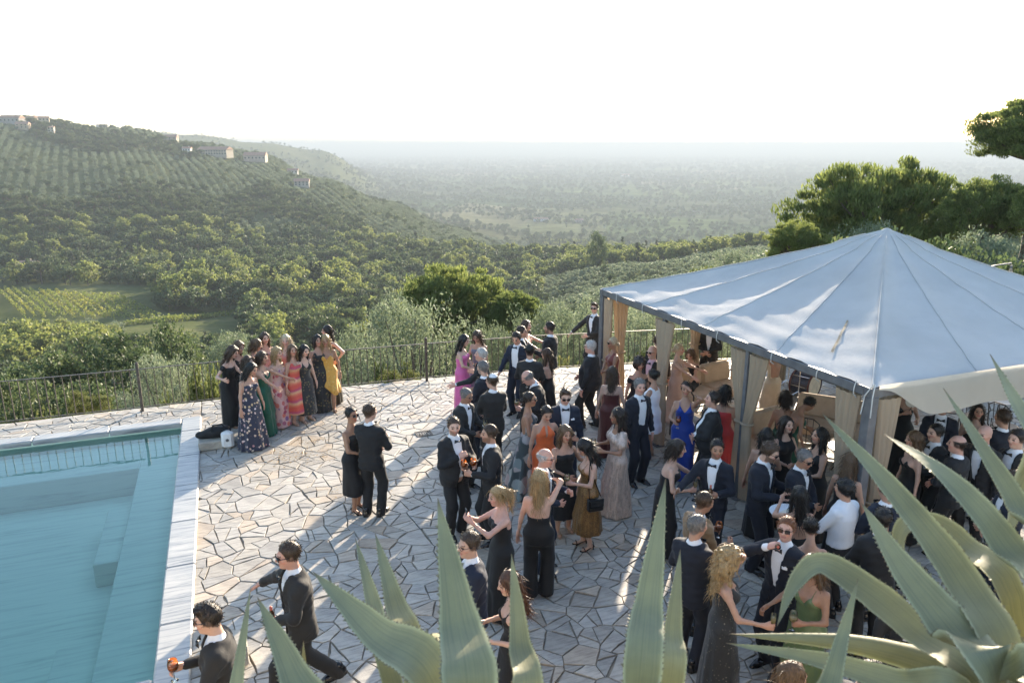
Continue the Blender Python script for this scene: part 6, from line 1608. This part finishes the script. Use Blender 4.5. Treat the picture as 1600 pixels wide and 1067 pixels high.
side_table(1322, 700, 'small round table left of the corner post'); side_table(1560, 625, 'small round table under the valance at the right', .35)
# closed parasol behind the roof
p = at_y(1580, 418, 17); PS = empty('parasol', (p[0], p[1], 0)); tag(PS, 'closed pale parasol on a pole behind the canvas roof at the right', 'parasol'); zt = p[2]
b = MB(); b.tube([(0, 0, -2), (0, 0, zt+.05)], .025, 8); b.build('pole', M_STEEL, PS); b = MB(); b.lathe([(.02, zt), (.06, zt-.15), (.10, zt-.5), (.14, zt-1.1), (.17, zt-1.6)], 14); b.build('folded_canopy', M_CURT, PS, smooth=True)
b = MB(); b.tube([(-.75, .2, zt-.12), (-.3, .1, zt+.03), (0, 0, zt+.1)], .018, 6); b.build('arm', M_STEEL, PS)

# ------------------------------------------------------------------ things on the paving
p = at_z(357, 699, 0); SP = empty('portable_speaker', (p[0], p[1], 0), .3); tag(SP, 'white portable speaker standing on the paving beside the floral gown', 'speaker')
b = MB(); b.box((0, 0, .17), (.22, .17, .33), bev=.045); b.build('housing', plain('white_plastic', (.72, .72, .70), .4), SP); b = MB(); b.lathe([(.0, 0), (.025, 0), (.03, .004), (.0, .006)], 16, (0, -.087, .18), MY); b.build('badge', M_STEEL, SP); b = MB(); b.tube([(-.07, 0, .325), (-.06, 0, .36), (.06, 0, .36), (.07, 0, .325)], .010, 6); b.build('handle', M_PHONE, SP)
p = at_z(342, 694, 0); BG = empty('duffel_bag', (p[0], p[1], 0), .5); tag(BG, 'black cloth bag heaped on a low block beside the white speaker', 'bag')
def fbag(X, Y, Z): return smin(ell(X, Y, Z, (0, 0, .26), (.26, .15, .12)), smin(ell(X, Y, Z, (-.25, .05, .22), (.14, .10, .07)), cap(X, Y, Z, (.12, -.06, .30), (.14, -.16, .03), .06, .055), .05), .06)+.012*np.sin(23*X)*np.sin(29*Y+2)*np.sin(19*Z)
mobj('bag_body', mesh_np('bag_body', *snet(fbag, (-.5, -.35, -.02), (.4, .3, .5), .02), [DB]), BG); b = MB(); b.tube([(-.12, -.1, .34), (-.08, -.13, .44), (.08, -.13, .44), (.12, -.1, .34)], .012, 6); b.build('strap', DB, BG)
b = MB(); b.box((0, 0, 0), (.62, .42, .17), bev=.02); o = b.build('stone_block', M_STONE); p = at_z(338, 690, .08); o.location = (p[0], p[1], .085); o.rotation_euler = (0, 0, TERR_ROT); tag(o, 'low stone block under the black bag by the pool corner', 'stone block')
a_ = o.data.color_attributes.new('tint', 'FLOAT_COLOR', 'POINT'); a_.data.foreach_set('color', [.40, .36, .29, 1]*len(o.data.vertices))
p = at_z(352, 1010, .2); o = MB().box((0, 0, .14), (.45, .36, .28), bev=.03).build('stone_bench', M_STONE); o.location = (p[0], p[1], 0); o.rotation_euler = (0, 0, TERR_ROT); tag(o, 'pale stone bench behind the man at the pool edge', 'bench')
a_ = o.data.color_attributes.new('tint', 'FLOAT_COLOR', 'POINT'); a_.data.foreach_set('color', [.42, .38, .31, 1]*len(o.data.vertices))
p = at_z(662, 677, .012); GR = empty('drain_grate', (p[0], p[1], .012), TERR_ROT); tag(GR, 'small dark drain grate set into the paving', 'drain')
b = MB()
for (x, y, w, d) in ((0, -.12, .32, .02), (0, .12, .32, .02), (-.15, 0, .02, .22), (.15, 0, .02, .22)): b.box((x, y, 0), (w, d, .012))
b.build('frame', M_IRON, GR)
for k in range(6): MB().box((-.12+k*.048, 0, -.002), (.022, .22, .008)).build('slat', M_IRON, GR)
MB().box((0, 0, -.009), (.3, .24, .003)).build('sump', plain('sump_dark', (.012, .012, .012), .9), GR)
# handbag of the woman with the headband
p = at_c(930, 788, proj(*at_z(905, 868))[2]-.15); HB = empty('handbag', tuple(p), RAD(20)); tag(HB, 'black box handbag hanging from the shoulder of the woman with the headband', 'handbag')
b = MB(); b.box((0, 0, 0), (.22, .09, .18), bev=.012); b.build('bag_body', BSILK, HB); b = MB(); b.box((0, -.048, .04), (.215, .012, .11), bev=.005); b.build('flap', M_SHOE, HB); b = MB(); b.tube([(-.09, 0, .09), (-.10, .02, .35), (-.07, .05, .62)], .007, 5); b.tube([(.09, 0, .09), (-.02, .03, .38), (-.07, .05, .62)], .007, 5); b.build('strap', M_SHOE, HB)
# hair band on the gold dress
# ------------------------------------------------------------------ weeds along the railing
for k, (px, py, w) in enumerate(((118, 634, 46), (150, 634, 40), (620, 600, 45), (590, 604, 30), (650, 598, 40), (415, 618, 30))):
    p = at_z(px, py); q = float(np.array(p[:2]) @ E1); pr = PR['bush_hi'][k % 2]; sc_ = w/FPX*proj(*p)[2]/2/1.6
    base = np.array(p[:2])+E1*.55
    e = put_tree(pr, (base[0], base[1], -.5), sc_, sc_*1.5, k*1.3, ['fresh green weed at the railing foot above the pool, left one', 'fresh green weed at the railing foot above the pool, right one', 'bright weed right of the gap at the middle railing', 'small weed left of the bright railing weeds', 'bright weed under the railing post', 'small weed behind the row of women'][k], name='weed')

# dry leaf litter on the paving
def litter():
    rng = np.random.RandomState(8); n = 420; c = [at_z(462, 708), at_z(500, 690), at_z(440, 722), at_z(515, 712), at_z(560, 770)]
    P = np.array([c[rng.randint(0, 5)]+rng.normal(0, 1, 3)*np.array([.28, .16, 0]) for _ in range(n)]); P[:, 2] = rng.uniform(.012, .03, n)
    V, Fq = leaf_cards(P, P*0, .06, .3, rng); V[:, 2] = .012+np.abs(V[:, 2]-.012)*.3
    o = mobj('leaf_litter', mesh_np('leaf_litter', V, Fq, [plain('dry_grass', (.30, .19, .08), .9, var=.4)], smooth=False)); tag(o, 'scattered dry brown litter on the paving before the women', 'litter', kind='stuff')
litter()
# ------------------------------------------------------------------ planted bank under the viewpoint, with agaves
BK = MB(); BK.box((1.0, 0.6, 1.42), (22, 4.2, 2.84)); o = BK.build('retaining_wall', M_STONE); tag(o, 'stone retaining wall of the planted bank below the viewpoint', 'wall')
a_ = o.data.color_attributes.new('tint', 'FLOAT_COLOR', 'POINT'); a_.data.foreach_set('color', [.38, .35, .30, 1]*len(o.data.vertices))
MB().box((1.0, 0.5, 2.86), (21.6, 3.9, .06)).build('planting_soil', plain('soil', (.07, .05, .035), .95, var=.4, vscale=6, bump=.8), o)
def m_agave():
    t = NT('agave_leaf'); t.set(Roughness=.50); t.b.inputs['Specular IOR Level'].default_value = .35
    at = t.n('ShaderNodeAttribute', attribute_name='tint'); v = t.coord(); n1 = t.noise(v, 4, 5, .6); n2 = t.noise(v, 30, 4, .7)
    sp = t.n('ShaderNodeSeparateColor'); t.l(at.outputs['Color'], sp.inputs[0])
    c = t.ramp(n1.outputs[0], [(.3, (.245, .24, .145)), (.5, (.315, .30, .18)), (.72, (.39, .365, .22))])
    cb = t.n('ShaderNodeCombineXYZ'); t.l(sp.outputs[2], cb.inputs[0]); t.l(at.outputs['Alpha'], cb.inputs[1]); mp = t.n('ShaderNodeMapping'); mp.inputs['Scale'].default_value = (26, 2.2, 1); t.l(cb.outputs[0], mp.inputs[0])
    n5 = t.noise(mp.outputs[0], 1.0, 5, .65, .4); c = t.mix(c, t.ramp(n5.outputs[0], [(.3, (.70, .74, .72)), (.5, (1, 1, 1)), (.7, (1.18, 1.14, 1.0))]), .8, 'MULTIPLY')
    c = t.mix(c, (.58, .55, .34), sp.outputs[0])              # pale margin
    c = t.mix(c, (.16, .10, .06), sp.outputs[1])              # dry tip and spines
    c = t.mix(c, (.30, .25, .14), t.ramp(n2.outputs[0], [(.70, (0, 0, 0)), (.76, (.7, .7, .7))]))
    t.l(c, t.b.inputs['Base Color']); t.bump(n1.outputs[0], .25, .02)
    tl = t.n('ShaderNodeBsdfTranslucent'); cc = t.mix(c, (.9, 1, .45), .6, 'MULTIPLY'); t.l(cc, tl.inputs[0]); mx = t.n('ShaderNodeMixShader'); mx.inputs[0].default_value = .30
    t.l(t.b.outputs[0], mx.inputs[1]); t.l(tl.outputs[0], mx.inputs[2]); t.l(mx.outputs[0], t.out.inputs[0]); return t.m
M_AGV = m_agave()
def agave_leaf(parent, org, pts, wmax, up=(0, -.6, .8), seed=0, teeth=True, gut=.30):
    """pts: world points base..tip; a thick guttered blade with toothed margins and a dry spine"""
    rng = random.Random(seed); P = [np.array(p, float) for p in pts]; n = 30
    # Catmull-Rom through the points
    Q = [2*P[0]-P[1]]+P+[2*P[-1]-P[-2]]; C = []
    seg = len(P)-1
    for i in range(n+1):
        f = i/n*seg; k = min(int(f), seg-1); t = f-k; a, b, c, d = Q[k:k+4]
        C.append(.5*((2*b)+(-a+c)*t+(2*a-5*b+4*c-d)*t*t+(-a+3*b-3*c+d)*t**3))
    C = np.array(C); up = np.array(up, float); m = 10; V = []; col = []; side0 = None
    for i in range(n+1):
        t = i/n; tg = C[min(i+1, n)]-C[max(i-1, 0)]; tg /= np.linalg.norm(tg)
        sd_ = np.cross(tg, up); sd_ /= np.linalg.norm(sd_)+1e-9
        if side0 is not None and sd_@side0 < 0: sd_ = -sd_
        side0 = sd_; nr = np.cross(sd_, tg)
        w = wmax*min(1, .62+.9*t if t < .42 else 1.0)*(1 if t < .42 else max(0.012, (1-((t-.42)/.58)**1.55)))
        th = .030*(1-t)**.8*(w/wmax*.8+.2)+.002
        for sgn in (1, -1):
            for q in range(m+1):
                x = -1+2*q/m; x = x if sgn > 0 else -x
                g = gut*w*.5*(x*x)*(1-.5*t)+(0 if sgn > 0 else -th*(1-x*x)**.6)
                ww = w/2*(1+.02*math.sin(31*t+seed)+(.02*math.sin(67*t+2*seed)))
                V.append(C[i]+sd_*x*ww+nr*g); mg = max(0, (abs(x)-.84)/.16)**1.5; col.append((mg*.85, sst(np.array(t), .955, .99)*.9, x*.5+.5, t))
    k = 2*(m+1); I = np.arange((n+1)*k).reshape(n+1, k); J = np.roll(I, -1, 1)
    Fq = np.stack([I[:-1], J[:-1], J[1:], I[1:]], -1).reshape(-1, 4)
    V = np.array(V); o = mobj('leaf', mesh_np('leaf', V-org, Fq, [M_AGV], True, np.array(col, dtype=np.float32)), parent)
    if teeth:
        TV = []; TF = []
        for i in range(2, n-2):
            for q in (0, m):
                for h_ in (0, .5):
                    a = V[i*k+q]*(1-h_)+V[(i+1)*k+q]*h_; b = V[(i+1)*k+q]; tg = (b-V[i*k+q]); L = np.linalg.norm(tg)
                    if L < 1e-6: continue
                    tg /= L; out = a-(C[i]*(1-h_)+C[i+1]*h_); out /= np.linalg.norm(out)+1e-9; s_ = rng.uniform(.002, .006)*min(1, wmax/.12); nb = len(TV); nrm = np.cross(tg, out)*.0025
                    TV += [a-tg*s_*1.1-out*.002, a+tg*s_*1.1-out*.002, a+out*s_*1.3+tg*s_*.8, a+nrm]; TF += [(nb, nb+1, nb+2), (nb, nb+3, nb+2), (nb+3, nb+1, nb+2)]
        tt = mesh_py('teeth', [v-org for v in TV], TF, [M_AGV]); a_ = tt.color_attributes.new('tint', 'FLOAT_COLOR', 'POINT'); a_.data.foreach_set('color', [.3, .45, 0, 1]*len(TV)); q_ = mobj('teeth', tt, o); q_['kind'] = 'stuff'
    return o
def agave(label, core, leaves):
    org = np.array(core, float); e = empty('agave', tuple(org)); tag(e, label, 'agave', 'agaves on the bank in front')
    b = MB(); b.lathe([(.0, .42), (.05, .40), (.12, .22), (.15, .0), (.13, -.3), (.0, -.3)], 14); b.build('heart', M_AGV, e, smooth=True)
    me = e.children[0].data; a_ = me.color_attributes.new('tint', 'FLOAT_COLOR', 'POINT'); a_.data.foreach_set('color', [.2, 0, 0, 1]*len(me.vertices))
    for i, (px, w, kw) in enumerate(leaves):
        pts = [org+np.array([0, 0, .08])]+[at_c(*q) for q in px]
        agave_leaf(e, org, pts, w, seed=i+int(core[0]*10), **kw)
    return e
# (px, py, depth) along each leaf, after its base at the heart
agave('large blue-green agave in front, its leaves fanned across the bottom middle', (-.20, 2.0, 2.95), [
 ([(690, 1090, 1.9), (585, 985, 2.0), (489, 893, 2.15)], .12, {}),
 ([(612, 1060, 2.15), (583, 940, 2.3), (555, 840, 2.45)], .062, {}),
 ([(650, 1050, 2.05), (617, 940, 2.15), (586, 832, 2.3)], .08, {}),
 ([(735, 1120, 1.75), (716, 960, 1.85), (684, 778, 2.0)], .13, {'gut': .12}),
 ([(815, 1120, 1.95), (812, 1000, 2.05), (799, 864, 2.15)], .08, {}),
 ([(690, 1045, 2.05), (640, 1018, 2.3), (600, 1040, 2.5)], .14, {'up': (0, -.2, 1)}),
])
agave('small agave at the lower left, two upright leaves before the striding man', (-.66, 1.62, 2.95), [
 ([(358, 1190, 2.1), (370, 1067, 2.15), (392, 916, 2.25)], .055, {'gut': .15}),
 ([(505, 1190, 1.95), (458, 1050, 2.05), (402, 932, 2.15)], .11, {'gut': .15}),
 ([(474, 1150, 2.1), (475, 1070, 2.1), (474, 1000, 2.12)], .035, {}),
])
agave('slender upright agave between the two large ones', (.38, 1.95, 2.95), [
 ([(1000, 1090, 1.9), (1015, 930, 2.0), (1040, 748, 2.15)], .10, {'gut': .12}),
 ([(1046, 1090, 2.05), (1052, 980, 2.1), (1063, 858, 2.2)], .068, {'gut': .15}),
 ([(940, 1130, 1.9), (930, 1100, 2.1), (915, 1085, 2.2)], .08, {}),
])
agave('single-leaved young agave standing upright before the green satin dress', (.74, 1.38, 2.95), [
 ([(1270, 1200, 1.72), (1302, 1050, 1.8), (1341, 903, 1.88)], .062, {'gut': .15}),
])
agave('broad agave at the lower right, long leaves sweeping over the crowd', (1.62, 1.95, 3.0), [
 ([(1580, 1090, 1.75), (1500, 905, 1.85), (1390, 760, 2.0), (1284, 645, 2.15)], .108, {'gut': .22}),
 ([(1560, 1080, 1.65), (1490, 985, 1.75), (1410, 885, 1.85), (1346, 785, 1.95)], .128, {'gut': .16}),
 ([(1640, 1000, 1.7), (1570, 850, 1.8), (1480, 745, 1.9), (1382, 678, 2.1)], .095, {'gut': .18}),
 ([(1650, 930, 1.75), (1590, 790, 1.85), (1535, 700, 1.95), (1474, 606, 2.1)], .068, {'gut': .2}),
 ([(1690, 800, 1.75), (1640, 700, 1.85), (1595, 640, 1.95), (1547, 553, 2.1)], .08, {'gut': .2}),
 ([(1560, 1120, 1.75), (1430, 985, 1.9), (1345, 915, 2.0), (1280, 880, 2.05), (1240, 915, 2.05), (1214, 978, 2.0)], .088, {'up': (-.3, -.5, .9), 'gut': .25}),
 ([(1560, 1090, 1.8), (1480, 1045, 1.95), (1330, 1005, 2.05), (1140, 990, 2.2)], .085, {'up': (0, -.75, .65)}),
 ([(1520, 1110, 1.75), (1400, 1066, 1.85), (1280, 1030, 1.95), (1134, 1004, 2.05)], .07, {'up': (0, -.75, .65)}),
 ([(1590, 980, 1.95), (1500, 850, 2.1), (1440, 815, 2.15), (1405, 835, 2.15), (1413, 915, 2.1)], .08, {'up': (-.3, -.4, .9)}),
 ([(1620, 1080, 1.6), (1570, 1060, 1.65), (1510, 1005, 1.75)], .10, {}),
 ([(1640, 720, 2.0), (1610, 740, 2.05), (1590, 790, 2.05), (1571, 850, 2.0)], .065, {}),
])
# ------------------------------------------------------------------ haze: the air over valley and plain
def haze():
    b = MB(); b.box((0, 0, -24.0), (57400, 57400, 228)); o = b.build('haze', None); tag(o, 'pale sunlit evening haze over valley and plain', 'haze', kind='stuff')
    m = bpy.data.materials.new('haze'); m.use_nodes = True; t = m.node_tree; t.nodes.remove(t.nodes['Principled BSDF'])
    v = t.nodes.new('ShaderNodeVolumePrincipled'); v.inputs['Color'].default_value = (.335, .385, .435, 1); v.inputs['Density'].default_value = 3.3e-4; v.inputs['Anisotropy'].default_value = .12
    t.links.new(v.outputs[0], t.nodes['Material Output'].inputs['Volume']); o.data.materials.append(m)
    m.cycles.homogeneous_volume = True
haze()
